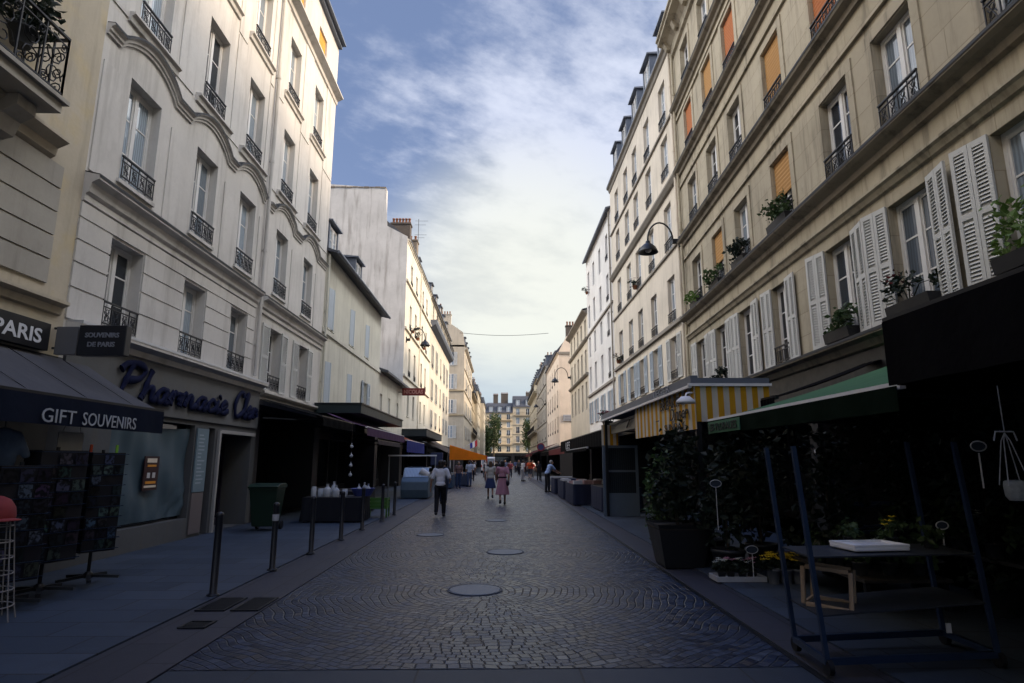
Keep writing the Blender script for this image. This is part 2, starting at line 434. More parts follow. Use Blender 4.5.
FLASH = mat('weathered lead flashing', (.03,.031,.035), .6, .2, var=.3)
class Bld:
    def __init__(s, label, side, Y0, Y1, X, H, D, wall, tilt=0, name='apartment_building', group=None, cat='building'):
        s.side, s.Y0, s.Y1, s.X, s.W, s.H, s.D = side, Y0, Y1, X, Y1-Y0, H, D
        s.wallm = wall; s.ops = []; s.wins = []
        if side == 'L': loc = (X, Y0, 0); rz = PI/2
        elif side == 'R': loc = (X, Y1, 0); rz = -PI/2 - tilt
        else: loc = (X, Y0, 0); rz = 0
        s.root = thing(name, label, cat, loc, rz, group)
        s.tilt = tilt
    def S(s, Y):
        """world distance along the street -> local x"""
        return Y - s.Y0 if s.side == 'L' else (s.Y1 - Y if s.side == 'R' else Y)
    def win(s, Y, z0, z1, w=1.0, fm=None, pm=None, rail=0, style='scroll', shut=0, shm=None, ajar=(0, 0), blind=None, cover=1.0, sill=True, bars=2, fold=False, depth=.26, railw=None, rail_y=-.03):
        x = s.S(Y); s.ops.append((x-w/2, x+w/2, z0, z1, depth))
        h = z1-z0
        f = put('window', frame_mesh(w, h, bars), fm or WHITE, s.root, (x, depth-.07, z0))
        put('pane', pane_mesh(w, h), pm or PANE, f, (0, .03, 0))
        if rail: put('railing', rail_mesh(railw or (w+.0), rail, style), IRON, f, (0, -(depth-.07)+rail_y, .03))
        if blind:
            hb = h*cover; put('blind', blind_mesh(w, hb), blind, f, (0, -(depth-.07)+.07, h-hb))
        if sill:
            def fn():
                mb = MB(); mb.box(-w/2-.06, w/2+.06, -.05, .0, -.07, -.003); mb.box(-w/2+.002, w/2-.002, 0, depth-.07, -.0, .02); return mb.mesh('sill')
            put('sill', cached(('sill', round(w,2), depth), fn), s.trim if hasattr(s, 'trim') else s.wallm, f, (0, -(depth-.07), 0))
        if shut:
            for d in (-1, 1):
                o = put('shutter', shutter_mesh(shut, h+.04, d, fold), shm or SHUT, f, (d*(w/2+.012), -(depth-.07)-.012, -.02))
                a = ajar[0 if d < 0 else 1]; o.rotation_euler.z = -d*R(a)
        return f
    def shop(s, Ya, Yb, z0=.0, z1=2.8, depth=1.2):
        a, b = sorted((s.S(Ya), s.S(Yb))); s.ops.append((a, b, z0, z1, depth)); return a, b
    def wall(s, split=None, gm=None, xs=None, fm=None):
        if split is None: return wall_mb(s.W, s.D, s.H, s.ops).build('wall', s.wallm, s.root)
        o = wall_mb(s.W, s.D, s.H, s.ops, split).build('wall', s.wallm, s.root)
        gm = gm or BLACKW
        if xs is not None:
            wall_mb(xs, s.D, split, s.ops).build('ground_floor_wall', fm or s.wallm, s.root)
        wall_mb(s.W, s.D, split, s.ops, x0=xs or 0).build('shop_wall', gm, s.root)  # shade at shop level is put into this black wall colour
        return o
    def cornice(s, z, prof=((0,-.18),(-.05,-.16),(-.07,-.06),(-.16,-.02),(-.16,.03),(0,.06)), m=None, x0=0, x1=None, name='cornice', flash=False):
        mb = MB(); x1 = s.W if x1 is None else x1; mb.extrude_x([(y, z+d) for y, d in prof], x0, x1)
        o = mb.build(name, m or s.wallm, s.root)
        if flash:
            y, d = prof[-2]; q = MB(); q.extrude_x([(y-.012, z+d-.035), (y-.012, z+d+.014), (-.001, z+prof[-1][1]+.022), (-.001, z+prof[-1][1]+.004), (y-.003, z+d+.003)], x0, x1); q.build('flashing', FLASH, o)
        return o
    def band(s, z, h=.12, out=.06, m=None, x0=0, x1=None, name='string_course'):
        mb = MB(); mb.extrude_x([(0, z-h/2), (-out, z-h/2), (-out, z+h*.35), (-.0, z+h/2)], x0, s.W if x1 is None else x1)
        return mb.build(name, m or s.wallm, s.root)
    def pipe(s, Y, z0, z1, m=None):
        x = s.S(Y); mb = MB(); mb.tube([(x, -.09, z0), (x, -.09, z1)], .05, 10)
        z = z0+.8
        while z < z1: mb.tube([(x, -.09, z), (x, -.09, z+.08)], .062, 10); mb.box(x-.02, x+.02, -.05, 0, z+.02, z+.06); z += 2.7
        return mb.build('downpipe', m or s.wallm, s.root)
    def mansard(s, z, h, back=1.6, over=.3, m=None, x0=0, x1=None):
        x1 = s.W if x1 is None else x1; mb = MB()
        mb.extrude_x([(-over, z-.06), (-over, z+.06), (.02, z+.16), (back, z+h), (s.D*.5, z+h+.7), (s.D, z+h), (s.D, z+.005), (0, z+.005)], x0, x1)
        return mb.build('roof', m or SLATE, s.root)
    def dormer(s, Y, z, w=1.1, h=1.7, y=.35, d=1.8, m=None):
        x = s.S(Y); mb = MB(); m = m or ZINC
        mb.box(x-w/2, x-w/2+.13, y, y+d, z, z+h); mb.box(x+w/2-.13, x+w/2, y, y+d, z, z+h)
        mb.box(x-w/2+.13, x+w/2-.13, y+.12, y+d, z, z+h)
        mb.extrude_x([(y-.14, z+h), (y-.14, z+h+.06), (y+d*.5, z+h+.16), (y+d, z+h+.12), (y+d, z+h)], x-w/2-.1, x+w/2+.1)
        o = mb.build('dormer', m, s.root)
        ww, hh = w-.3, h-.25
        f = put('window', frame_mesh(ww, hh, 1), WHITE, o, (x, y+.04, z+.15))
        # a pane sits one level deeper in the dormer's window mesh: glass joined to the dormer as its own child
        put('pane', pane_mesh(ww, hh), PANE, o, (x, y+.085, z+.15))
        return o
    def chimney(s, x, y, z, w, d, h, pots=4, m=None, along='y'):
        mb = MB(); mb.box(x-w/2, x+w/2, y-d/2, y+d/2, z, z+h); mb.box(x-w/2-.06, x+w/2+.06, y-d/2-.06, y+d/2+.06, z+h, z+h+.12)
        o = mb.build('chimney', m or CHIM, s.root)
        for k in range(pots):
            t = (k+.5)/pots-.5
            px, py = (x, y+d*t) if along == 'y' else (x+w*t, y)
            def fn():
                q = MB(); q.lathe([(.12,0),(.13,.05),(.10,.1),(.09,.4),(.12,.42),(.12,.48),(.08,.48),(.07,.2)], seg=10); return q.mesh('chimney_pot')
            put('chimney_pot', cached('pot', fn), POT, o, (px, py, z+h+.12))
        return o
    def joinery(s, a, b, z1, depth, n=3, m=None, stall=.5, glass=None):
        """dark shop front set back in its opening"""
        mb = MB(); y = depth-.12
        mb.box(a, b, y, depth-.01, 0, stall); mb.box(a, b, y, depth-.01, z1-.35, z1)
        for k in range(n+1):
            x = a + (b-a)*k/n; mb.box(max(a, x-.05), min(b, x+.05), y+.002, depth-.012, stall, z1-.35)
        o = mb.build('shop_front', m or BLACKW, s.root)
        g = MB(); g.box(a+.01, b-.01, depth-.05, depth-.03, stall, z1-.35); g.build('pane', glass or PANE_SHOP, o)
        return o

def leaf_mesh(name, n, rx, ry, rz, size, seed, drop=0, stems=0, hollow=0.0):
    def fn():
        rnd = random.Random(seed); mb = MB()
        clumps = [Vector((rnd.uniform(-1,1), rnd.uniform(-1,1), rnd.uniform(-1,1))) for _ in range(max(5, n//22))]
        clumps = [c if c.length < 1 else c.normalized()*rnd.uniform(.6, 1.05) for c in clumps]
        for i in range(n):
            c = rnd.choice(clumps); p = c + Vector((rnd.gauss(0,.19), rnd.gauss(0,.19), rnd.gauss(0,.19)))
            p = Vector((p.x*rx, p.y*ry, p.z*rz - drop*max(0, p.length-.7)))
            a = Vector((rnd.gauss(0,1), rnd.gauss(0,1), rnd.gauss(-.2,.7))).normalized(); b = a.orthogonal().normalized()
            b = (Matrix.Rotation(rnd.uniform(0, 2*PI), 3, a) @ b)
            L = size*rnd.uniform(.6, 1.4); w = L*.32; nn = a.cross(b)*L*.12
            mb.add([p, p+a*L*.5+b*w+nn, p+a*L, p+a*L*.5-b*w+nn], [(0,1,2),(0,2,3)])
        for k in range(stems):
            t = rnd.choice(clumps); mb.tube([(0,0,-rz*1.05), (t.x*rx*.4, t.y*ry*.4, 0), (t.x*rx, t.y*ry, t.z*rz)], [.012,.008,.003], 5)
        return mb.mesh(name)
    return cached(('leaf', name, n, rx, ry, rz, size, seed), fn)
def pot_mesh(r, h):
    def fn():
        mb = MB(); mb.lathe([(r*.72,0),(r*.98,h*.85),(r*1.06,h*.86),(r*1.06,h),(r*.95,h),(r*.9,h*.88),(.01,h*.86)], seg=16); return mb.mesh('pot')
    return cached(('potm', r, h), fn)
# ------------------------------------------------------------------ camera, sky, sun
F_PX = 610.0
cam = bpy.data.cameras.new('camera'); cam.sensor_width = 36; cam.lens = 36*F_PX/1024; cam.clip_start = .1; cam.clip_end = 3000
co = bpy.data.objects.new('camera', cam); COL.objects.link(co); scene.camera = co
co.location = (0, 0, 1.65); co.rotation_euler = (PI/2 + math.atan(119.5/F_PX), 0, -R(1.105))
scene.view_settings.view_transform = 'Standard'; scene.view_settings.look = 'None'; scene.view_settings.gamma = 1
scene.view_settings.exposure = EXPOSURE = 0.62
try: scene.cycles.max_bounces = 8; scene.cycles.diffuse_bounces = 4
except Exception: pass

SUN_EL, SUN_AZ = R(29), R(104)          # azimuth from +y (up the street) towards +x
world = bpy.data.worlds.new('World'); scene.world = world; world.use_nodes = True
t = NT(world.node_tree); bg = world.node_tree.nodes['Background']; bg.inputs[1].default_value = .12
sky = t.n('ShaderNodeTexSky', sky_type='NISHITA', sun_disc=False, sun_elevation=SUN_EL, sun_rotation=SUN_AZ, air_density=1.0, dust_density=1.2, ozone_density=1.5)
d = t.n('ShaderNodeTexCoord').outputs['Generated']
sx = t.n('ShaderNodeSeparateXYZ', i_0=d); dx, dy, dz = sx.outputs
den = t.m('ADD', t.m('MAXIMUM', dz, 0), .22)
cv = t.n('ShaderNodeCombineXYZ', i_0=t.m('DIVIDE', dx, den), i_1=t.m('DIVIDE', dy, den), i_2=.37).outputs[0]
rot = t.n('ShaderNodeVectorRotate', rotation_type='Z_AXIS', i_Vector=cv, i_Angle=R(-28)).outputs[0]
st = t.scaled(rot, (1.0, 1.45, 1))
n1 = t.m('MULTIPLY_ADD', t.noise(st, 6.5, 8, .62), .38, t.m('MULTIPLY', t.noise(st, 2.1, 8, .6), .66)); n2 = t.noise(t.scaled(cv, (1, 1, 1)), .55, 3, .5)
side = t.m('MULTIPLY_ADD', dx, .5, .02)                                   # more cloud towards the right
low = t.m('MULTIPLY', t.m('SUBTRACT', .5, dz), .30)                       # and towards the horizon
dens = t.m('ADD', t.m('ADD', t.m('MULTIPLY_ADD', n2, .55, t.m('MULTIPLY', n1, 1.25)), side), low)
cl = t.ramp(dens, .82, 1.15)
# added bright sky beyond both roof lines, out of view, to lighten the facades
facade_fill = t.m('MULTIPLY', t.ramp(t.m('ABSOLUTE', dx), .36, .56), t.ramp(dz, .30, .5))
blue = t.mix(.7, sky.outputs[0], (1.15, 1.55, 2.75))
blue = t.mix(t.ramp(dz, .05, .5), (1.9, 2.35, 3.6), blue)
white = t.mix(t.ramp(dz, .12, .5), (4.2, 4.6, 5.0), (4.3, 4.6, 5.5))
c = t.mix(t.m('MULTIPLY', cl, .9), blue, white)
gd = t.n('ShaderNodeVectorMath', operation='DOT_PRODUCT', i_0=d, i_1=Vector((.04, .95, .25)).normalized()).outputs['Value']
c = t.mix(t.m('MULTIPLY', t.ramp(gd, .955, 1.0), .65), c, (5.6, 5.6, 4.7))
c = t.mix(t.ramp(dz, .21, .06), c, (2.9, 3.5, 4.05))
c = t.mix(t.ramp(dz, .70, .85), c, (2.0, 3.2, 7.2))
c = t.mix(facade_fill, c, (27., 27., 27.))
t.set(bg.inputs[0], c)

sun = bpy.data.lights.new('sun', 'SUN'); sun.energy = 3.0; sun.angle = R(9); sun.color = (1, .76, .50)
so = bpy.data.objects.new('sun', sun); COL.objects.link(so)
sd = Vector((math.sin(SUN_AZ)*math.cos(SUN_EL), math.cos(SUN_AZ)*math.cos(SUN_EL), math.sin(SUN_EL)))
so.rotation_euler = sd.to_track_quat('Z', 'Y').to_euler(); so.location = (30, 20, 40)

# ------------------------------------------------------------------ ground
def sett_material():
    m, t, b = new_mat('granite setts')
    co = t.n('ShaderNodeTexCoord').outputs['Object']
    s = t.n('ShaderNodeSeparateXYZ', i_0=co); x, y, _ = s.outputs
    wob = t.noise(co, 1.1, 1); wo2 = t.noise(t.scaled(co, (1.3,-1,1)), 1.5, 1); x = t.m('ADD', x, t.m('MULTIPLY_ADD', wob, .30, -.15)); y = t.m('ADD', y, t.m('MULTIPLY_ADD', wo2, -.26, .13))
    P = 3.45
    k = t.m('MAXIMUM', t.m('ROUND', t.m('DIVIDE', t.m('SUBTRACT', y, 8.4), P)), 0)
    yy = t.m('SUBTRACT', t.m('SUBTRACT', y, 8.4), t.m('MULTIPLY', k, P)); xx = t.m('ADD', x, .2)
    r = t.m('SQRT', t.m('ADD', t.m('MULTIPLY', xx, xx), t.m('MULTIPLY', yy, yy)))
    H = .090; Wd = .112
    q = t.m('DIVIDE', r, H); row = t.m('FLOOR', q); fr = t.m('FRACT', q)
    th = t.m('ARCTAN2', yy, xx)
    rw = t.n('ShaderNodeSeparateXYZ', i_0=t.n('ShaderNodeTexWhiteNoise', noise_dimensions='2D', i_Vector=t.n('ShaderNodeCombineXYZ', i_0=row, i_1=k).outputs[0]).outputs['Color']).outputs
    u = t.m('ADD', t.m('DIVIDE', t.m('MULTIPLY', th, t.m('MULTIPLY', t.m('ADD', row, .5), H)), t.m('MULTIPLY_ADD', rw[1], .05, Wd-.025)), t.m('MULTIPLY', rw[0], 57.3))
    cell = t.m('FLOOR', u); fu = t.m('FRACT', u)
    idv = t.n('ShaderNodeCombineXYZ', i_0=row, i_1=cell, i_2=k).outputs[0]
    wn = t.n('ShaderNodeTexWhiteNoise', noise_dimensions='3D', i_Vector=idv); rnd = wn.outputs['Value']
    rc = t.n('ShaderNodeSeparateXYZ', i_0=wn.outputs['Color']); ra, rb, rd = rc.outputs
    e = t.m('MINIMUM', t.m('MULTIPLY', t.m('MINIMUM', fr, t.m('SUBTRACT', 1, fr)), H), t.m('MULTIPLY', t.m('MINIMUM', fu, t.m('SUBTRACT', 1, fu)), Wd))
    e = t.m('ADD', e, t.m('MULTIPLY_ADD', t.noise(co, 40, 2), .008, -.004))
    top = t.ramp(e, .000, .011)
    fine = t.noise(co, 60, 4)
    big = t.noise(co, .5, 4)
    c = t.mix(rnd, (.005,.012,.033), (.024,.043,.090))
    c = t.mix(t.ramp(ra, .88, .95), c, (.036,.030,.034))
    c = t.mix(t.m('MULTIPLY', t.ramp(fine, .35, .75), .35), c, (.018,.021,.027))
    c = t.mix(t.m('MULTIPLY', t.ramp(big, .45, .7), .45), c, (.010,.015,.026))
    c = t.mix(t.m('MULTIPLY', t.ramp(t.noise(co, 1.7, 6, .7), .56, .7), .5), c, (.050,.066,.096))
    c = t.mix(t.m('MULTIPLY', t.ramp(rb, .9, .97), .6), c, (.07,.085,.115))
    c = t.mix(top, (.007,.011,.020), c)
    t.set(b.inputs['Base Color'], c)
    t.set(b.inputs['Roughness'], t.m('SUBTRACT', t.m('MULTIPLY_ADD', rnd, .16, .36), t.m('MULTIPLY', top, .02)))
    b.inputs['Specular IOR Level'].default_value = .38
    tilt = t.m('ADD', t.m('MULTIPLY', t.m('SUBTRACT', ra, .5), fr), t.m('MULTIPLY', t.m('SUBTRACT', rb, .5), fu))
    h = t.m('ADD', t.m('ADD', t.m('MULTIPLY', top, .010), t.m('MULTIPLY', tilt, .008)), t.m('ADD', t.m('MULTIPLY', fine, .003), t.m('MULTIPLY', rd, .004)))
    bn = t.n('ShaderNodeBump', i_Height=h, i_Distance=1.0, i_Strength=.85); t.set(b.inputs['Normal'], bn.outputs[0])
    return m
def flag_material(name, c1, c2, wid, hgt, rot=False, joint=(.012,.012,.013)):
    m, t, b = new_mat(name)
    co = t.n('ShaderNodeTexCoord').outputs['Object']
    s = t.n('ShaderNodeSeparateXYZ', i_0=co)
    cv = t.n('ShaderNodeCombineXYZ', i_0=s.outputs[1 if rot else 0], i_1=s.outputs[0 if rot else 1]).outputs[0]
    br = t.n('ShaderNodeTexBrick', i_Vector=cv, i_Scale=1, i_Mortar_Size=.009, i_Mortar_Smooth=.2, i_Brick_Width=wid, i_Row_Height=hgt,
             i_Color1=c4(c1), i_Color2=c4(c2), i_Mortar=c4(joint), i_Bias=-.1)
    c = t.mix(t.m('MULTIPLY', t.ramp(t.noise(co, 1.2, 6, .65), .45, .75), .45), br.outputs[0], tuple(k*.45 for k in c1))
    c = t.mix(t.m('MULTIPLY', t.ramp(t.noise(co, 70, 3), .4, .8), .3), c, tuple(k*.6 for k in c1))
    vo = t.n('ShaderNodeTexVoronoi', i_Vector=co, i_Scale=2.6, i_Randomness=1.0)
    c = t.mix(t.m('MULTIPLY', t.ramp(vo.outputs[0], .075, .05), .6), c, tuple(k*.35 for k in c1))
    c = t.mix(t.m('MULTIPLY', t.ramp(t.noise(co, 2.7, 7, .7), .58, .7), .35), c, tuple(k*1.5 for k in c1))
    t.set(b.inputs['Base Color'], c); b.inputs['Roughness'].default_value = .62; b.inputs['Specular IOR Level'].default_value = .4
    h = t.m('SUBTRACT', t.m('MULTIPLY', t.noise(co, 60, 3), .3), br.outputs[1])
    bn = t.n('ShaderNodeBump', i_Height=h, i_Distance=.008, i_Strength=.6); t.set(b.inputs['Normal'], bn.outputs[0])
    return m
def sheet(name, x0, x1, y0, y1, z, m, thick=0):
    mb = MB()
    if thick: mb.box(x0, x1, y0, y1, z-thick, z)
    else: mb.quad((x0,y0,z),(x1,y0,z),(x1,y1,z),(x0,y1,z))
    return tag(mb.build(name, m), kind='structure')
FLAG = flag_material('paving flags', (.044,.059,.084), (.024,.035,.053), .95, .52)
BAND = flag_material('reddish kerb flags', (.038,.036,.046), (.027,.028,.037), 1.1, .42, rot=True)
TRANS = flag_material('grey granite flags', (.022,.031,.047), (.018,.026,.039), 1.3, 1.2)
sheet('ground', -900, 900, -900, 900, -.30, mat('asphalt', (.05,.05,.052), .8, bump=.004))
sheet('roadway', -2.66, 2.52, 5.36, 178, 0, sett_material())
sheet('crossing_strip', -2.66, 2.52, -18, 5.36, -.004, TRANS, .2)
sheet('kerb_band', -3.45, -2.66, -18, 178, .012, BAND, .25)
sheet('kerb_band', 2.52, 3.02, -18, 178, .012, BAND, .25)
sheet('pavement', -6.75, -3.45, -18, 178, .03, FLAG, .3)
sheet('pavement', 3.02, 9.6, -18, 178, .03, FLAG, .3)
sheet('square', -60, 60, 178, 260, .02, flag_material('square paving', (.09,.09,.09), (.075,.075,.075), 2, 1), .3)
for y0, y1 in ((33.9, 41.7),): pass
sheet('side_street', -40, -6.75, 79.5, 92.4, .01, BAND, .28)
sheet('side_street', 6.75, 40, 57.2, 68, .01, BAND, .28)
# gutter slot on the right edge of the setts
mb = MB(); mb.box(2.47, 2.535, -2, 60, .003, .006); tag(mb.build('gutter', DARKM), kind='structure')
def grate(label, x0, x1, y0, y1, z=.016):
    o = thing('drain_grate', label, 'drain grate', ((x0+x1)/2, (y0+y1)/2, z)); mb = MB()
    mb.box(x0, x1, y0, y0+.03, z, z+.012); mb.box(x0, x1, y1-.03, y1, z, z+.012); mb.box(x0, x0+.03, y0+.03, y1-.03, z, z+.012); mb.box(x1-.03, x1, y0+.03, y1-.03, z, z+.012)
    mb.build('grate_frame', DARKM, o, rel=True); b = MB(); y = y0+.06
    while y < y1-.05: b.box(x0+.03, x1-.03, y, y+.022, z+.001, z+.01); y += .045
    b.build('grate_bars', IRON, o, rel=True)
    k = MB(); k.box(x0+.03, x1-.03, y0+.03, y1-.03, z-.002, z-.0005); k.build('grate_pit', BLACKW, o, rel=True)
grate('wide black iron drain grate at the kerb on the left, beside the nearest bollard', -3.38, -3.05, 7.27, 7.92)
grate('wide black iron drain grate on the cobbled side of its twin', -2.99, -2.68, 7.27, 7.92)
grate('small square drain grate, nearest to the camera of the three', -3.2, -2.93, 6.55, 6.83)
for i, (x, y, r, lb) in enumerate([(-.32,8.43,.34,'round pale manhole cover ringed by setts, nearest to the camera'), (.1,11.8,.33,'round pale manhole cover in mid street, second from the camera'),
        (-1.58,14.5,.3,'round manhole cover left of the street centre line'), (-.1,17.9,.3,'round manhole cover in mid street, farthest of the four')]):
    o = thing('manhole_cover', lb, 'manhole cover', (x, y, .002)); mb = MB(); mb.lathe([(r,0),(r,.006),(r-.03,.007),(.01,.007)], seg=36)
    mb.build('cover', mat('worn concrete', (.085,.107,.14), .5, var=.2, scale=12, bump=.003), o)
    mb = MB(); mb.tube([(r*1.04*math.cos(a*PI/18), r*1.04*math.sin(a*PI/18), .003) for a in range(36)], .008, 6, closed=True); mb.build('rim', mat('cover rim', (.06,.075,.10), .5), o)

# ------------------------------------------------------------------ left row of houses
W_L1 = stone('cream limestone', (.50,.44,.34), .25, warm=(.52,.43,.27))
W_L1R = stone('grey limestone blocks', (.38,.355,.31), .3)
W_L2 = stone('greyish white render', (.59,.565,.53), .34, bump=.002)
W_L3 = stone('pale yellow render', (.58,.56,.48), .32, bump=.002)
W_L4 = stone('cream render', (.63,.59,.50), .34)
W_L5 = stone('tan render', (.50,.44,.35), .25)

# corner house on the far left, cut by the frame
b = Bld('cream limestone house with ornate first floor balcony at the left edge', 'L', -16, 9.25, -6.7, 20, 11, W_L1)
for Y in (-13,-9,-5,-1.5,2,5.4):
    for z0, z1 in ((3.97,5.9),(6.9,9.2),(10.1,12.3),(13.2,15.4),(16.1,18)): b.win(Y, z0, z1, 1.15, rail=.5 if z0 > 7 else 0)
a0, a1 = b.shop(-15, 8.3, .03, 2.9, 1.0); b.joinery(a0, a1, 2.9, 1.0, 9)
b.wall(3.2)
mb = MB(); x0, x1 = b.S(6.3), b.S(8.76)
for k in range(5):
    z = 4.22 + k*.37; mb.box(x0, x1, -.035, -.0, z, z+.34)
mb.build('rusticated_panel', W_L1R, b.root)
b.cornice(3.98, x1=b.S(9.12)); b.cornice(6.3, ((0,-.25),(-.08,-.2),(-.1,-.08),(-.26,0),(-.26,.05),(0,.1)), x1=b.S(8.5))
bal = MB(); xe = b.S(7.78); bal.box(b.S(1.0), xe, -.62, 0, 6.36, 6.5); bal.box(b.S(1.0), xe+.06, -.68, 0, 6.5, 6.56)
bal = bal.build('balcony', W_L1R, b.root)
mb = MB()
for xc in (b.S(7.45), b.S(6.0), b.S(3.6)):
    mb = MB(); mb.extrude_x([(0,5.85),(-.18,5.9),(-.24,6.1),(-.42,6.2),(-.42,6.35),(0,6.35)], xc-.16, xc+.16); mb.build('corbel', W_L1R, bal)
mb = MB(); h0 = 6.56; h1 = 7.48; xs = b.S(4.0); y = -.60
mb.bar((xs,y,h1),(xe-.02,y,h1),.045,.03); mb.bar((xs,y,h0+.08),(xe-.02,y,h0+.08),.02); mb.bar((xe-.02,y,h1),(xe-.02,0,h1),.045,.03); mb.bar((xe-.02,y,h0+.08),(xe-.02,0,h0+.08),.02)
mb.bar((xs,y,h1-.12),(xe-.02,y,h1-.12),.014); mb.bar((xe-.02,y,h1-.12),(xe-.02,0,h1-.12),.014)
def scroll(mb, P, r, q, turns=1.3, rad=.011):
    pts = [P(r*(1-.07*i)*math.cos(q+i*turns*2*PI/11), r*(1-.07*i)*math.sin(q+i*turns*2*PI/11)) for i in range(12)]; mb.tube(pts, rad, 4)
n = 9
for k in range(n+1):
    x = xs + (xe-.02-xs)*k/n; mb.bar((x,y,h0),(x,y,h1),.022)
    if k < n:
        cx = x + (xe-xs)/n/2
        for cz, q in ((6.80, 0), (7.12, PI)): scroll(mb, lambda u, w, cx=cx, cz=cz: (cx+u, y, cz+w), .16, q)
        scroll(mb, lambda u, w, cx=cx: (cx-.13+u, y, 6.68+w), .07, 1); scroll(mb, lambda u, w, cx=cx: (cx+.13+u, y, 7.30+w), .07, 4)
for k in range(4):
    yy = y*(1-k/3); mb.bar((xe-.02,yy,h0),(xe-.02,yy,h1),.022)
    if k < 3:
        cy_ = y*(1-(k+.5)/3)
        for cz, q in ((6.73,0),(6.97,PI),(7.2,0)): scroll(mb, lambda u, w, cy_=cy_, cz=cz: (xe-.02, cy_+u, cz+w), .095, q)
mb.build('balustrade', IRON, bal)

# house with the pharmacy
b = Bld('tall greyish white house with wavy stone mouldings above a pharmacy', 'L', 9.25, 22.5, -6.7, 18.45, 11, W_L2)
cA = (10.57, 13.03, 15.3); cB = (17.9, 20.48)
rowspec = [(6.5,8.48,.42),(9.6,11.76,.45),(12.9,15.0,.42)]
for Y in cA: b.win(Y, 3.86, 5.43, .98, rail=.42, rail_y=-.02, depth=.28, sill=False)
for Y in cB: b.win(Y, 3.66, 5.46, .98, rail=.4, shut=.52, depth=.3, sill=False)
for (z0, z1, rh) in rowspec:
    for Y in cA + cB: b.win(Y, z0, z1, 1.0, rail=rh, depth=.25, sill=(z0 < 9))
for Y in cA + cB: b.win(Y, 16.35, 17.45, .95, blind=BLIND_YEL if Y != 15.3 else None, depth=.2)
a0, a1 = b.shop(10.75, 13.65, .45, 2.42, .35)      # sheeted shop window
d0, d1 = b.shop(14.85, 16.75, .03, 2.3, .8)        # doorway
e0, e1 = b.shop(17.3, 22.35, .03, 3.0, 1.6)        # market shop
b.ops.append((b.S(14.3), b.S(14.62), .03, 2.4, .3))
wall = b.wall(3.2, xs=b.S(17.05), fm=stone('grey shop render', (.095,.098,.104), .3))
b.joinery(e0, e1, 3.0, 1.6, 4); b.joinery(d0, d1, 2.3, .8, 2, mat('dark purple door paint', (.018,.012,.03), .4), stall=.2)
mb = MB(); mb.box(b.S(14.3), b.S(14.62), .26, .29, .03, 2.4); mb.build('shop_front', BLACKW, b.root)
mb = MB(); mb.box(a0, a1, .2, .24, .45, 2.42); g = mb.build('shop_window', PANE_SHOP, b.root)
# blue sheet hung inside the window opening, creased
sh = MB(); nx, nz = 46, 26; vs = []; fs = []
for j in range(nz+1):
    for i in range(nx+1):
        u, v = i/nx, j/nz; sag = .12*math.sin(PI*u)*(1-v)
        fold = .012*math.sin(u*38+2*v)+.010*math.sin(u*17-6*v+1)+.02*math.sin((u+v)*9)+.03*max(0, u+1-v-1.4)*math.sin((u-v)*34)
        vs.append((a0+.04+(a1-a0-.08)*u, .10+fold, .52+1.82*v - .05*math.sin(PI*u)*v))
for j in range(nz):
    for i in range(nx): k = j*(nx+1)+i; fs.append((k, k+1, k+nx+2, k+nx+1))
sh.add(vs, fs, True); SHEET = sh.build('window_sheet', mat('teal dust sheet', (.050,.082,.108), .5, var=.22, scale=3), b.root)
# fascia
mb = MB(); mb.box(b.S(9.35), b.S(16.98), -.05, 0, 2.52, 3.5); mb.build('fascia', stone('fascia render', (.125,.128,.135), .25), b.root)
mb = MB(); mb.extrude_x([(0,3.5),(-.08,3.52),(-.12,3.62),(-.26,3.68),(-.26,3.74),(0,3.78)], b.S(9.3), b.S(17.0)); mb.build('cornice', W_L2, b.root)
mb = MB(); mb.extrude_x([(-.27,3.735),(-.27,3.785),(-.02,3.80),(-.02,3.785)], b.S(9.3), b.S(17.0)); mb.build('lead_flashing', mat('bare lead', (.55,.56,.58), .4, .3), b.root)
b.cornice(3.52, ((0,-.1),(-.1,-.06),(-.16,0),(-.16,.05),(0,.08)), x0=b.S(17.02))
BLUE = mat('deep blue letters', (.006,.009,.036), .7, var=.1, spec=.06)
script_letters('Pharmacie', 4.55, .60, BLUE, b.root, (b.S(10.5), -.10, 2.76), .074)
script_letters('Cler', 1.55, .60, BLUE, b.root, (b.S(15.25), -.10, 2.76), .074)
b.cornice(6.15, ((0,-.42),(-.05,-.4),(-.05,-.3),(-.10,-.25),(-.13,-.1),(-.24,-.04),(-.24,.03),(0,.08)), x1=b.S(16.3), flash=True); b.cornice(6.12, ((0,-.42),(-.05,-.4),(-.05,-.3),(-.10,-.25),(-.13,-.1),(-.24,-.04),(-.24,.03),(0,.08)), x0=b.S(16.55), flash=True)
# rusticated first floor
mb = MB(); spans = [(9.25,cA[0]-.5),(cA[0]+.5,cA[1]-.5),(cA[1]+.5,cA[2]-.5),(cA[2]+.5,16.3)]
for p, q in spans:
    for z0, z1 in ((3.82,4.3),(4.33,4.71),(4.74,5.08),(5.11,5.45)): mb.box(b.S(p)+.002, b.S(q), -.03, -.0, z0, z1)
mb.box(0.002, b.S(16.3), -.03, 0, 5.48, 5.72); mb.build('rustication', W_L2, b.root)
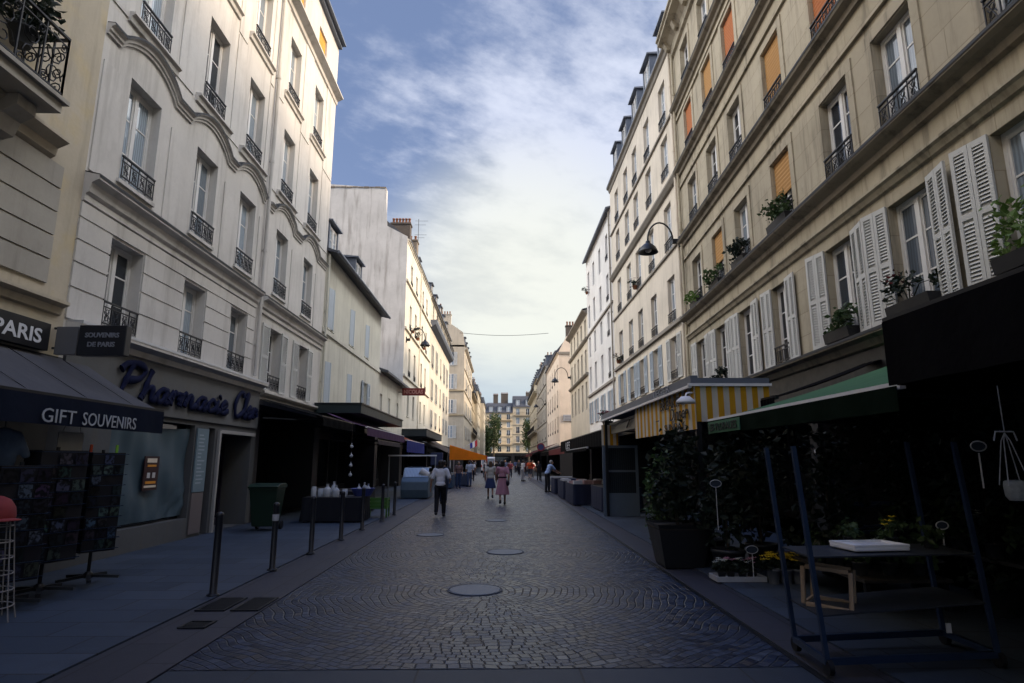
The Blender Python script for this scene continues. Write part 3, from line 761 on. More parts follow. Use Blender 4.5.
# wavy drip moulding
def arch_path(cols, lo, hi, x0, x1, half=.92):
    pts = [(x0, lo)]
    for Y in cols:
        c = b.S(Y)
        if c-half > x0: pts.append((c-half, lo))
        for i in range(1, 14):
            u = -1+2*i/14; pts.append((c+half*u, lo + (hi-lo)*math.cos(u*PI/2)**.75))
        pts.append((c+half, lo))
    pts.append((x1, lo)); return pts
MOULD = [(0,-.16),(-.04,-.15),(-.04,-.10),(-.075,-.085),(-.075,-.03),(-.13,.0),(-.13,.035),(0,.05)]
MTOP = [(-.14,.005),(-.14,.05),(-.0005,.066),(-.0005,.052),(-.132,.037)]
mb = MB(); mb.sweep_xz(arch_path(cA, 8.93, 9.32, .02, b.S(16.3)), MOULD); q = mb.build('moulding', W_L2, b.root); mb = MB(); mb.sweep_xz(arch_path(cA, 8.93, 9.32, .02, b.S(16.3)), MTOP); mb.build('flashing', FLASH, q)
mb = MB(); mb.sweep_xz(arch_path(cB, 8.93, 9.32, b.S(16.6), b.W-.02), MOULD); q = mb.build('moulding', W_L2, b.root); mb = MB(); mb.sweep_xz(arch_path(cB, 8.93, 9.32, b.S(16.6), b.W-.02), MTOP); mb.build('flashing', FLASH, q)
for Y in cA + cB:
    for z in (9.58, 12.88):
        mb = MB(); c = b.S(Y); mb.extrude_x([(0,z-.18),(-.05,z-.17),(-.07,z-.08),(-.13,z-.04),(-.13,z+.0),(0,z+.02)], c-.82, c+.82); mb.build('sill', W_L2, b.root)
# flat pilaster strips and sunk panel lines
for p, q in ((9.3,9.75),(11.45,12.1),(13.9,14.4),(16.05,16.3),(16.65,17.1),(18.75,19.6),(21.3,22.45)):
    for za, zb in ((6.3,8.3),(9.45,12.35),(12.42,15.75)): mb = MB(); mb.box(max(.002,b.S(p)), b.S(q), -.022, 0, za, zb); mb.build('pilaster', W_L2, b.root)
b.cornice(16.02, ((0,-.3),(-.06,-.26),(-.08,-.12),(-.2,-.05),(-.3,0),(-.3,.06),(0,.1)))
b.pipe(16.43, 3.9, 15.8)
mb = MB(); mb.box(-.05, b.W+.05, -.28, .4, 18.45, 18.53); mb.box(-.02, b.W+.02, -.14, 0, 18.3, 18.448); mb.build('roof', ZINC, b.root)

# low pale yellow house with dormers
b = Bld('low pale yellow house with white shutters and two roof dormers', 'L', 22.5, 33.6, -6.7, 9.65, 9, W_L3)
for Y in (23.6, 27.05, 30.2):
    b.win(Y, 6.72, 8.3, .82, shut=.46, shm=SHUT_GREY, ajar=(168,168), depth=.16)
    if Y < 30: b.win(Y, 3.85, 5.38, .82, shut=.46, shm=SHUT_GREY, ajar=(168,168), depth=.16)
b.win(30.2, 4.15, 5.45, .85, shut=.46, shm=SHUT_GREY, ajar=(4,4), depth=.2)
e0, e1 = b.shop(22.9, 33.2, .03, 3.0, 1.6); b.wall(3.3); b.joinery(e0, e1, 3.0, 1.6, 6)
b.band(6.52, .2, .07); b.pipe(22.65, 3.7, 9.5)
mb = MB(); mb.extrude_x([(-.42,9.52),(-.42,9.6),(0,9.75),(3.4,11.6),(9,9.7),(9,9.6),(0,9.62)], 0, b.W); mb.build('roof', SLATE, b.root)
mb = MB(); mb.tube([(0,-.46,9.56),(b.W,-.46,9.56)], .07, 8); mb.build('gutter', ZINC, b.root)
for Y in (23.9, 28.4): b.dormer(Y, 9.75, 1.35, 1.35, .15, 2.2)
b.root['label'] = 'low pale yellow house with white shutters and two roof dormers'
# low wing with a lean-to roof
b = Bld('small low wing with slanting dark roof between the yellow house and the bare gable', 'L', 33.6, 41.8, -6.7, 6.55, 5, W_L3, name='house')
for Y in (34.4, 37.0, 40.0): b.win(Y, 4.35, 5.35, .7, depth=.16)
e0, e1 = b.shop(33.9, 41.5, .03, 2.9, 1.4); b.wall(3.3); b.joinery(e0, e1, 2.9, 1.4, 5)
mb = MB(); mb.extrude_x([(-.5,6.45),(-.5,6.58),(0,6.75),(4.9,8.9),(5,8.9),(5,6.6),(0,6.56)], 0, b.W); mb.build('roof', SLATE, b.root)

# tall cream house with the bare gable
b = Bld('tall cream house whose bare grey gable rises over its low neighbours', 'L', 41.8, 57, -6.7, 17.4, 14, W_L4)
for z0, z1, r in ((7.65,9.75,.4),(10.98,13.0,.4),(14.45,16.1,.35),(4.8,6.5,0)):
    for Y in (44.4, 47.2, 51.3, 54.0): b.win(Y, z0, z1, .95, rail=r, style='bars', depth=.25)
e0, e1 = b.shop(42.5, 56.5, .03, 3.0, 1.4); b.wall(3.3); b.joinery(e0, e1, 3.0, 1.4, 6)
for z in (7.5, 10.85, 14.3): b.band(z, .16, .14)
b.pipe(49.3, 3.5, 17); b.cornice(17.3)
gm = stone('grey gable render', (.54,.525,.505), .5, bump=.003)
mb = MB(); mb.extrude_poly([(0,-.1,0),(0,-.1,17.5),(0,1.4,18.3),(0,1.6,21.2),(0,5.8,21.5),(0,14,21.5),(0,14,0)], (-.06,.1,0), (.055,0,0)); mb.v = [(x, y if y > .01 else .001, z) for x, y, z in mb.v]; mb.build('gable', gm, b.root)
mb = MB(); mb.box(.0, .45, 1.65, 13.9, 17.6, 21.15); mb.build('chimney_wall', gm, b.root)
mb = MB()
for k in range(30): yy = 1.7+k*.41; mb.box(-.1, .5, yy, yy+.38, 21.2+.02*(k % 3), 21.3+.02*(k % 2))
mb.build('coping', CHIM, b.root)
b.mansard(17.4, 2.0, 2.2, .2, x0=.5)
b.chimney(4.2, 1.2, 18, .8, 1.5, 2.0, 6, m=CHIMB); b.chimney(8.6, 1.5, 18, 1.0, 2.0, 2.2, 5)
b.dormer(52, 17.6, 1.2, 1.6, .5)
mb = MB(); mb.tube([(7.1,1,17.8),(7.1,1,20.6)], .03, 6)
mb.lathe([(.09,0),(.16,.1),(.09,.3)], (7.1,1,20.6), 10); mb.build('cowl', DARKM, b.root)
mb = MB(); ax, ay = b.S(55.5), 1.2; mb.tube([(ax,ay,18.5),(ax,ay,24.5)], .025, 6)
for z, L in ((24.3,.9),(23.9,.7),(22.9,.8),(22.6,.6)): mb.bar((ax,ay-L,z),(ax,ay+.35,z),.02)
mb.build('aerial', DARKM, b.root)

# continuation with the deep balcony
b = Bld('cream house with a deep top floor balcony and slate mansard', 'L', 57, 79.4, -6.7, 17.2, 12, stone('cream render b', (.54,.495,.41), .2))
for z0, z1 in ((7.4,9.5),(10.6,12.9),(4.8,6.5)):
    for Y in (59.5, 63.5, 68, 72, 76): b.win(Y, z0, z1, 1.05, shut=.5 if Y != 68 else 0, rail=.35, style='bars', depth=.22, shm=SHUT)
for Y in (59.5, 63.5, 68, 72, 76): b.win(Y, 15.3, 16.9, 1.0, depth=.22)
e0, e1 = b.shop(57.5, 79, .03, 3.0, 1.4); b.wall(3.3); b.joinery(e0, e1, 3.0, 1.4, 7)
mb = MB(); mb.extrude_x([(0,14.2),(-.5,14.5),(-.62,14.75),(-.62,14.95),(0,14.95)], .1, b.W-.1); bal = mb.build('balcony', ZINC, b.root)
mb = MB(); mb.bar((.1,-.58,15.9),(b.W-.1,-.58,15.9),.04); 
for k in range(60): x = .12+(b.W-.24)*k/59; mb.bar((x,-.58,14.95),(x,-.58,15.9),.02)
mb.build('railing', IRON, bal)
b.mansard(17.2, 2.6, 1.5, .3); b.cornice(17.2)
for Y in (59.5, 64, 68.5, 73, 77): b.dormer(Y, 17.5, 1.3, 1.6, .2)
b.chimney(b.S(78.6), 2.5, 17.5, .8, 3, 4.0, 6)

# house beyond the side street
TRIM5 = stone('tan trim', (.40,.33,.22), .25)
b = Bld('tan corner house past the side street with white shutters on its gable', 'L', 92.4, 118, -5.5, 19.2, 12, W_L5)
for z0, z1 in ((5,7),(8.6,10.8),(12.3,14.6),(15.8,18)):
    for k in range(7): b.win(95+3.4*k, z0, z1, 1.1, depth=.2, shut=.55 if k % 2 else 0, rail=.4 if k % 3 == 1 else 0, style='bars')
e0, e1 = b.shop(93, 117, .03, 3.0, 1.4); b.wall(3.3); b.joinery(e0, e1, 3.0, 1.4, 6)
for z in (8.45, 12.15, 15.5): b.band(z, .2, .15)
b.cornice(18.7, ((0,-.3),(-.1,-.25),(-.4,-.05),(-.4,.08),(0,.1)))
mb = MB(); mb.extrude_x([(-.02,18.9),(.3,21.2),(2,22.4),(7,22.6),(12,20),(12,19)], 0, .5); mb.build('gable', W_L5, b.root)
b.mansard(19.2, 2.8, 1.2, .25, x0=.5); b.chimney(.5, 3.6, 20, .8, 2.8, 4.0, 7, m=W_L5)
for k in range(5): b.dormer(96+4.5*k, 19.5, 1.2, 1.5, .1)
for z0, z1 in ((5.0,6.9),(8.7,10.8),(12.4,14.7),(16.0,18.1)):
    # side-street windows lie in the gable plane (local x = 0), turned to face the camera
    f = put('window', frame_mesh(.9, z1-z0, 2), WHITE, b.root, (-.06, 2.05, z0), rz=-PI/2)
    put('pane', pane_mesh(.9, z1-z0), PANE, f, (0, .03, 0))
    for d_ in (-1, 1): put('shutter', shutter_mesh(.5, z1-z0, d_), SHUT, f, (d_*.47, 0, 0))
for z in (8.45, 12.15): 
    mb = MB(); mb.box(-.14, 0, .02, 8, z-.1, z+.08); mb.build('string_course', TRIM5, b.root)

def row_house(label, side, Y0, Y1, X, H, wallm, nf, z_first=4.6, group=None, roof=2.2, shut=False, balc=False, w=1.0, pitch=3.0, chim=1, trim=True):
    b = Bld(label, side, Y0, Y1, X, H, 11, wallm)
    fh = (H-z_first+.2)/nf; n = max(2, int((Y1-Y0)/pitch))
    for j in range(nf):
        for k in range(n):
            b.win(Y0+(Y1-Y0)*(k+.5)/n, z_first+j*fh, z_first+j*fh+fh*.68, w, depth=.22, rail=.35 if (j+k) % 2 == 0 else 0, style='bars', shut=.5 if shut and j % 2 == 0 else 0, sill=False)
    e0, e1 = b.shop(Y0+.4, Y1-.4, .03, 3.0, 1.4); b.wall(3.3); b.joinery(e0, e1, 3.0, 1.4, max(3, int((Y1-Y0)/3)))
    for j in range(nf): b.band(z_first+j*fh-.12, .16, .12)
    b.cornice(H-.05)
    if balc:
        for j in (1, nf-1):
            z = z_first+j*fh-.2; mb = MB(); mb.extrude_x([(0,z-.4),(-.5,z-.15),(-.7,z),(-.7,z+.12),(0,z+.12)], .3, b.W-.3); o = mb.build('balcony', b.wallm, b.root)
            mb = MB(); mb.bar((.3,-.66,z+1.0),(b.W-.3,-.66,z+1.0),.05)
            for k in range(int(b.W/.35)): mb.bar((.32+k*.35,-.66,z+.12),(.32+k*.35,-.66,z+1.0),.03)
            mb.build('railing', IRON, o)
    if roof:
        b.mansard(H, roof, 1.3, .3)
        for k in range(n): b.dormer(Y0+(Y1-Y0)*(k+.5)/n, H+.25, 1.15, roof*.62, .1)
    for k in range(chim): b.chimney(b.W*(k+.5)/chim, 2.2, H+roof*.5, .8, 2.6, 2.2, 5)
    return b
row_house('brownish house with iron balconies after the tan corner house', 'L', 118, 141, -5.9, 17.5, stone('brown stone', (.36,.30,.21), .4), 5, balc=True)
row_house('pale house with slate mansard, last but one of the left row', 'L', 141, 160, -5.2, 17.5, stone('pale stone', (.47,.42,.33), .25), 5, chim=2)
row_house('pale house at the far end of the left row', 'L', 160, 177, -4.3, 16.5, stone('light stone', (.50,.45,.36), .25), 5)

# ------------------------------------------------------------------ right row
A1 = R(2.76)
W_R1 = stone('weathered ashlar', (.42,.37,.28), .75, stain_col=(.10,.085,.065), joints=(1.15,.46))
W_R1T = stone('dark weathered trim', (.235,.205,.16), .8, stain_col=(.06,.055,.045))
Ynear = 20.9-36
class B1(Bld): pass
X1 = 6.6
b = Bld('stone house with orange blinds and white shutters on the right', 'R', -15, 20.9, X1, 17.6, 11, W_R1, tilt=A1)
b.trim = W_R1T
colsR = [19.25, 17.0, 14.93, 12.4, 9.97, 8.17, 5.9, 3.4, .9, -2, -5, -8, -11]
c1F = [19.35, 17.25, 15.2, 13.05, 10.35, 8.3, 6.15, 3.6, 1, -2, -5, -8, -11]
bl2 = {17.0: (BLIND_TAN,.55), 12.4: (BLIND_TAN,.55)}
bl3 = {12.4: (BLIND_TAN,1), 9.97: (BLIND_DEEP,1)}
bl4 = {19.25: (BLIND_DEEP,1), 17.0: (BLIND_TAN,1), 14.93: (BLIND_DEEP,1), 9.97: (BLIND_DEEP,1)}
for i, Y in enumerate(c1F):
    w = .98 if Y not in (13.05,) else .8
    b.win(Y, 3.74, 5.52, w, rail=.38 if i in (3,) else 0, shut=.50 if Y > -3 else 0, fold=True, ajar=((14, 10) if Y < 12 else (4, 4)), depth=.2, pm=PANE_DK, style='bars')
for Y in colsR:
    bb = bl2.get(Y, (None,1)); b.win(Y, 6.72, 8.3, .98, rail=.42, blind=bb[0], cover=bb[1], depth=.2, pm=PANE_DK)
    bb = bl3.get(Y, (None,1)); b.win(Y, 9.62, 11.15, .98, rail=.36, blind=bb[0], cover=bb[1], depth=.2, pm=PANE_DK)
    bb = bl4.get(Y, (None,1)); b.win(Y, 12.35, 13.95, .98, rail=.36, blind=bb[0], cover=bb[1], depth=.2, pm=PANE_DK)
    b.win(Y, 14.85, 16.4, .98, rail=.38, depth=.2, pm=PANE_DK)
e0, e1 = b.shop(-14, 4.6, .03, 2.9, 2.2); f0, f1 = b.shop(5.0, 11.8, .03, 2.9, 2.2); g0, g1 = b.shop(12.2, 20.3, .03, 2.9, 2.2)
b.wall(3.4)
for p, q, n in ((e0,e1,5),(f0,f1,3),(g0,g1,4)): b.joinery(p, q, 2.9, 2.2, n)
mb = MB(); mb.box(.05, b.W-.02, -.06, 0, 2.92, 3.42); mb.build('fascia', BLACKW, b.root)
b.cornice(3.55, ((0,-.14),(-.12,-.1),(-.18,.0),(-.3,.04),(-.3,.1),(0,.13)), W_R1T, flash=True)
b.cornice(5.85, ((0,-.1),(-.05,-.08),(-.09,0),(-.13,.03),(-.13,.07),(0,.1)), W_R1)
b.cornice(6.52, ((0,-.22),(-.08,-.2),(-.1,-.1),(-.2,-.05),(-.26,0),(-.26,.06),(0,.1)), W_R1T, flash=True)
for z in (9.4, 12.12, 14.62):
    b.cornice(z, ((0,-.22),(-.07,-.2),(-.09,-.1),(-.2,-.04),(-.22,0),(-.22,.05),(0,.1)), W_R1T, flash=True)
for z in (8.72, 11.5, 14.15): b.band(z, .1, .06, W_R1)
# window surrounds and slim pilasters
mb = MB()
for Y in colsR:
    for z0, z1 in ((6.72,8.3),(9.62,11.15),(12.35,13.95),(14.85,16.4)):
        x = b.S(Y); mb = MB(); mb.box(x-.68, x-.5, -.028, 0, z0-.05, z1+.2); mb.box(x+.5, x+.68, -.028, 0, z0-.05, z1+.2); mb.box(x-.5, x+.5, -.028, 0, z1+.02, z1+.2); mb.build('window_surround', W_R1, b.root)
b.cornice(17.5, ((0,-.7),(-.1,-.65),(-.14,-.4),(-.3,-.2),(-.55,-.1),(-.55,.02),(-.62,.06),(-.62,.14),(0,.16)), W_R1)
mb = MB(); x = .15
while x < b.W: mb.extrude_x([(-.1,17.0),(-.28,17.05),(-.4,17.3),(-.1,17.38)], x, x+.22); x += 1.25
mb.build('corbel_table', W_R1, b.root)
b.mansard(17.65, 2.3, 1.3, .5); b.pipe(20.72, 3.6, 17)
for Y in (19.6, 16.6, 13): b.dormer(Y, 17.9, 1.25, 1.6, .0)

W_R2 = stone('cream render right', (.64,.57,.47), .32, bump=.002)
W_R2T = stone('grey brown band', (.26,.235,.20), .3)
b = Bld('tall cream rendered house with a row of roof dormers on the right', 'R', 20.95, 34.5, 6.6, 17.9, 11, W_R2); b.trim = W_R2T
cR2 = (22.65, 25.35, 27.9, 30.05, 32.6)
for z0, z1 in ((6.85,8.65),(9.75,11.62),(12.75,14.5),(15.05,16.9)):
    for Y in cR2: b.win(Y, z0, z1, 1.0, rail=.38, style='bars', depth=.2, sill=False)
for Y in cR2: b.win(Y, 4.68, 6.3, .95, shut=.5, shm=SHUT_GREY if Y > 24 else SHUT, depth=.22, rail=.3, style='bars')
e0, e1 = b.shop(21.4, 34.1, .03, 3.0, 1.8); b.wall(3.3); b.joinery(e0, e1, 3.0, 1.8, 5)
b.band(6.72, .16, .12, W_R2T); b.band(9.62, .1, .08, W_R2T); b.cornice(12.15, ((0,-.2),(-.1,-.15),(-.2,0),(-.2,.08),(0,.1)), W_R2T); b.band(14.85, .1, .08, W_R2T)
b.cornice(17.85, ((0,-.3),(-.06,-.25),(-.1,-.1),(-.2,-.04),(-.2,.02),(0,.04)), W_R2T)
b.mansard(17.9, 2.6, 1.6, .2, m=ZINC); b.pipe(21.1, 4.2, 17.6)
for Y in (22.6, 25.2, 27.8, 30.4, 33): b.dormer(Y, 18.0, 1.3, 1.75, .1)
b.chimney(b.S(34.1), 4, 18, .7, 3, 4, 6)

b = Bld('white rendered house on the right between two cream ones', 'R', 34.5, 45.1, 6.6, 16.7, 11, stone('white render right', (.70,.675,.64), .12, bump=.002)); b.trim = W_R2T
for z0, z1 in ((6.55,8.4),(8.9+.2,10.0+.6),(11.3,13.0),(13.9,15.6)):
    for Y in (36.2, 38.9, 41.6, 44.0): b.win(Y, z0, z1, .8, depth=.24, sill=False, rail=.3 if Y < 38 else 0, style='bars')
for Y in (36.2, 38.9, 41.6, 44.0): b.win(Y, 4.3, 5.8, .8, shut=.45, shm=SHUT_GREY, depth=.2)
e0, e1 = b.shop(34.9, 44.7, .03, 3.0, 1.6); b.wall(3.3); b.joinery(e0, e1, 3.0, 1.6, 4)
b.band(6.3, .16, .12, W_R2T); b.band(10.85, .14, .1, W_R2T)
mb = MB(); mb.extrude_x([(-.3,16.6),(-.3,16.72),(4,18),(11,16.9),(11,16.72),(0,16.71)], 0, b.W); mb.build('roof', ZINC, b.root); b.pipe(34.7, 4, 16.5, W_R2T)

b = Bld('lower cream house with grey cornices beyond the white one', 'R', 45.1, 57.0, 6.6, 13.0, 11, stone('cream render far', (.58,.52,.42), .22)); b.trim = W_R2T
for z0, z1 in ((8.3,10.1),(11.05,12.5),(5.5,7.6)):
    for k in range(5): b.win(46.4+2.3*k, z0, z1, .95, depth=.22, sill=False)
e0, e1 = b.shop(45.5, 56.6, .03, 3.0, 1.6); b.wall(3.3); b.joinery(e0, e1, 3.0, 1.6, 4)
for z in (8.1, 10.8): b.cornice(z, ((0,-.15),(-.12,-.1),(-.2,0),(-.2,.08),(0,.1)), W_R2T)
b.cornice(12.95, ((0,-.3),(-.1,-.2),(-.4,0),(-.4,.1),(0,.12)), W_R2T); b.mansard(13.0, 1.3, 1.6, .35)

b = Bld('peach gabled corner house past the side street on the right', 'R', 68, 86, 6.6, 13.8, 12, stone('peach render', (.72,.60,.48), .14)); b.trim = W_R2T
for z0, z1 in ((4.8,6.6),(7.6,9.6),(10.6,12.6)):
    for k in range(5): b.win(70+3.4*k, z0, z1, 1.0, depth=.22, sill=False, rail=.3, style='bars')
e0, e1 = b.shop(68.5, 85.5, .03, 3.0, 1.6); b.wall(3.3); b.joinery(e0, e1, 3.0, 1.6, 5)
b.cornice(13.7); mb = MB(); mb.extrude_x([(.0,13.82),(.9,15.6),(3.2,15.6),(12,15.6),(12,13.82)], b.W-.5, b.W); mb.build('gable', b.wallm, b.root)
mb = MB(); mb.box(b.W, b.W+.12, -.1, 11.9, 13.55, 13.8); mb.build('string_course', W_R2T, b.root)
mb = MB(); mb.extrude_x([(-.3,13.85),(-.3,13.95),(1,15.5),(12,15.5),(12,13.85)], 0, b.W-.51); mb.build('roof', SLATE, b.root)
b.chimney(b.W-.4, 2.2, 15.6, .7, 2.6, 1.2, 8, m=CHIMB)
row_house('grey house with slate mansard on the right after the peach one', 'R', 86, 108, 6.5, 15, stone('grey stone', (.36,.33,.28), .35), 4)
row_house('cream house with iron balconies far up the right row', 'R', 108, 134, 6.6, 16.2, stone('cream stone far', (.48,.43,.33), .3), 5, balc=True, chim=2)
row_house('pale house, last but one of the right row', 'R', 134, 155, 7.8, 16, stone('pale stone right', (.52,.47,.38), .25), 5)
row_house('pale house at the far end of the right row', 'R', 155, 176, 9.2, 16, stone('light stone right', (.50,.46,.38), .25), 5, chim=2)

# houses across the far end of the street
def end_house(label, x0, x1, H, wallm, n, nf, roof, chims, arch=False):
    b = Bld(label, 'F', 205, 220, x0, H, 12, wallm); b.W = x1-x0
    fh = (H-4.2)/nf
    for j in range(nf):
        for k in range(n):
            x = b.W*(k+.5)/n; z0 = 4.6+j*fh; b.ops.append((x-.6, x+.6, z0, z0+fh*.7, .25))
            f = put('window', frame_mesh(1.2, fh*.7, 1), WHITE, b.root, (x, .2, z0)); put('pane', pane_mesh(1.2, fh*.7), PANE, f, (0,.03,0))
            if j % 2 == 0: put('railing', rail_mesh(1.2, .6, 'bars'), IRON, f, (0,-.24,0))
    b.ops.append((.5, b.W-.5, .03, 3.4, 1.5)); b.wall(4.2); b.joinery(.5, b.W-.5, 3.4, 1.5, n)
    for j in range(nf): b.band(4.4+j*fh, .2, .2)
    for j in (1, nf-1):
        z = 4.35+j*fh; mb = MB(); mb.extrude_x([(0,z-.4),(-.7,z),(-.7,z+.15),(0,z+.15)], .4, b.W-.4); o = mb.build('balcony', wallm, b.root)
        mb = MB(); mb.bar((.4,-.65,z+1.1),(b.W-.4,-.65,z+1.1),.06)
        for k in range(int(b.W/.4)): mb.bar((.42+k*.4,-.65,z+.15),(.42+k*.4,-.65,z+1.1),.04)
        mb.build('railing', IRON, o)
    b.cornice(H); b.mansard(H, roof, 1.3, .35)
    for k in range(n): b.dormer(b.W*(k+.5)/n, H+.3, 1.5, roof*.6, .1)
    for x, w, h in chims: b.chimney(x, 3, H+roof*.6, w, 2, h, 6, along='x', m=CHIMB)
    return b
WE1 = stone('warm sandstone', (.66,.54,.37), .25); WE2 = stone('warm grey sandstone', (.54,.46,.34), .3)
end_house('sandstone block facing down the street at its far end, left one', -30, -4.6, 17.5, WE2, 8, 5, 3, ((8,2.5,3),(19,2.5,3)))
end_house('sandstone block facing down the street at its far end, middle one', -4.55, 4.2, 17.5, WE1, 3, 5, 3.2, ((3.0,1.6,4.2),(6.0,2.4,4.6)))
end_house('taller sandstone block facing down the street, right of the middle one', 4.25, 34, 19.5, WE2, 9, 5, 3.6, ((6,3,2.8),(14,3,2.5)))
# ------------------------------------------------------------------ awnings and shop signs
BLACKF = fabric('black awning cloth', (.005,.005,.006), trans=0)
GREYF = fabric('grey awning cloth', (.075,.075,.085), trans=.05)
GREENF = fabric('green awning cloth', (.085,.20,.105), trans=.3)
PURPF = fabric('purple awning cloth', (.10,.05,.11), trans=.15)
ORANGEF = fabric('orange awning cloth', (.98,.38,.03), trans=.5)
REDF = fabric('rust red awning cloth', (.35,.09,.05), trans=.3)
DREDF = fabric('dark red awning cloth', (.09,.014,.016), trans=.1)
BLUEF = fabric('blue awning cloth', (.03,.04,.22), trans=.2)
STRIPE = fabric('yellow and white striped cloth', (.74,.70,.62), stripes=((.68,.37,.025), .34), axis=1, trans=.25)
STRIPEX = fabric('yellow and white striped cloth side', (.74,.70,.62), stripes=((.68,.37,.025), .19), axis=0, trans=.25)
WHITEP = mat('white lacquer', (.75,.75,.76), .4, var=.05)
LETTERG = mat('grey lettering', (.34,.36,.40), .6, var=.05)
LETTERW = mat('white lettering', (.62,.63,.66), .6, var=.05)
def awning(label, X0, z0, X1, z1, Y0, Y1, cloth, valance=.22, bar=None, arms=True, vm=None, cat='awning', name='shop_awning', ends=False):
    o = thing(name, label, cat, (X0, (Y0+Y1)/2, z1))
    n = max(8, int((Y1-Y0)/.35)); vs = []; fs = []; m = 6
    for lay in (0, .012):
        for i in range(n+1):
            for j in range(m+1):
                v = j/m; s = .035*math.sin(PI*v)*(1+.4*math.sin(i*2.1))
                vs.append((X0+(X1-X0)*v, Y0+(Y1-Y0)*i/n, z0+(z1-z0)*v - s + lay))
    K = (n+1)*(m+1)
    for i in range(n):
        for j in range(m):
            a = i*(m+1)+j; fs.append((a, a+1, a+m+2, a+m+1)); fs.append((K+a, K+a+m+1, K+a+m+2, K+a+1))
    mb = MB(); mb.add(vs, fs, True); mb.build('canopy', cloth, o, rel=True)
    d = 1 if X1 > X0 else -1
    mb = MB(); mb.box(min(X1, X1+d*.05), max(X1, X1+d*.05), Y0-.02, Y1+.02, z1-.03, z1+.03); mb.build('front_bar', bar or DARKM, o, rel=True)
    if valance:
        vs = []; fs = []; nn = n*4
        for lay in (0, .008):
            for i in range(nn+1):
                for j in (0, 1): vs.append((X1+d*(.06+lay+.012*math.sin(i*.9)*j), Y0+(Y1-Y0)*i/nn, z1-.005-valance*j))
        K = (nn+1)*2
        for i in range(nn): a = 2*i; fs.append((a, a+1, a+3, a+2)); fs.append((K+a, K+a+2, K+a+3, K+a+1))
        mb = MB(); mb.add(vs, fs, True); mb.build('valance', vm or cloth, o, rel=True)
    if arms:
        for Y in (Y0+.35, Y1-.35):
            mb = MB(); xm = (X0+X1)/2; mb.bar((X0, Y, z1-.02), (xm, Y+.25*(1 if Y < (Y0+Y1)/2 else -1), z1-.05), .04); mb.bar((xm, Y+.25*(1 if Y < (Y0+Y1)/2 else -1), z1-.05), (X1, Y, z1-.03), .035); mb.build('folding_arm', DARKM, o, rel=True)
    if ends:
        for Y in (Y0, Y1):
            mb = MB(); mb.add([(X0,Y,z0-.01),(X1,Y,z1-.01),(X1,Y,z1-valance),(X0,Y,z1-valance),(X0,Y+.008,z0-.01),(X1,Y+.008,z1-.01),(X1,Y+.008,z1-valance),(X0,Y+.008,z1-valance)], [(0,1,2,3),(7,6,5,4),(0,4,5,1),(2,6,7,3)]); mb.build('side_flap', cloth, o, rel=True)
    return o
def boxcanopy(label, X0, X1, Y0, Y1, z0, z1, m, trim=None, cat='canopy'):
    o = thing('shop_canopy', label, cat, (X0, (Y0+Y1)/2, z0)); mb = MB(); mb.box(min(X0,X1), max(X0,X1), Y0, Y1, z0, z1); mb.build('canopy_box', m, o, rel=True, bevel=.01)
    a, c = min(X0,X1)-.04, max(X0,X1)+.04
    mb = MB(); mb.box(a if X1 < X0 else a+.05, c if X1 > X0 else c-.05, Y0-.04, Y1+.04, z1, z1+.05); mb.build('canopy_edge', trim or ZINC, o, rel=True)
    return o
# souvenir shop, far left
aw = awning('grey sloping awning of the souvenir shop at the left edge', -6.68, 3.16, -5.42, 2.42, 2.5, 9.86, GREYF, .34, vm=fabric('dark blue valance', (.012,.016,.03), trans=0), bar=DARKM)
lettering('GIFT', .58, .165, LETTERG, aw, (-5.42+.085+6.68, 7.24-6.18, 2.10-2.42), PI/2, .003); lettering('SOUVENIRS', 1.16, .165, LETTERG, aw, (-5.42+.085+6.68, 7.95-6.18, 2.10-2.42), PI/2, .003)
for k in range(7):
    mb = MB(); Y = 3+1.05*k; mb.bar((-6.66, Y, 3.163), (-5.44, Y, 2.43), .012, .006); mb.build('seam', DARKM, aw, rel=True)
o = thing('shop_sign', 'long black shop fascia sign with white letters at the left edge', 'sign', (-6.68, 6, 3.2)); mb = MB(); mb.box(-6.67, -6.58, 3.5, 8.86, 3.22, 3.62); mb.build('sign_board', BLACKW, o, rel=True, bevel=.008)
lettering('PARIS', .85, .21, LETTERW, o, (.10, 7.85-6, .10), PI/2, .004, bold=.02)
o = thing('hanging_sign', 'small black double sided sign jutting over the souvenir awning', 'sign', (-6.6, 9.05, 3.2))
mb = MB(); mb.box(-6.02, -5.32, 8.28, 8.42, 2.96, 3.42); mb.v = [(x-.25, y+.72, z+.22) for x, y, z in mb.v]; mb.build('sign_box', mat('black sign face', (.012,.014,.02), .35), o, rel=True, bevel=.01)
mb = MB(); mb.bar((-6.68,9.07,3.60),(-6.2,9.07,3.60),.03); mb.bar((-6.68,9.07,3.3),(-6.2,9.07,3.3),.03); mb.build('bracket', DARKM, o, rel=True)
mb = MB(); mb.box(-6.62, -6.30, 9.03, 9.11, 3.2, 3.62); mb.build('end_plate', mat('grey plate', (.12,.12,.13), .5), o, rel=True)
LDIM = mat('dim lettering', (.20,.21,.24), .6, var=.05)
lettering('SOUVENIRS', .5, .075, LDIM, o, (-6.17+6.6, 8.995-9.05, 3.45-3.2), 0, .004, bold=.03); lettering('DE PARIS', .4, .075, LDIM, o, (-6.12+6.6, 8.995-9.05, 3.31-3.2), 0, .004, bold=.03)
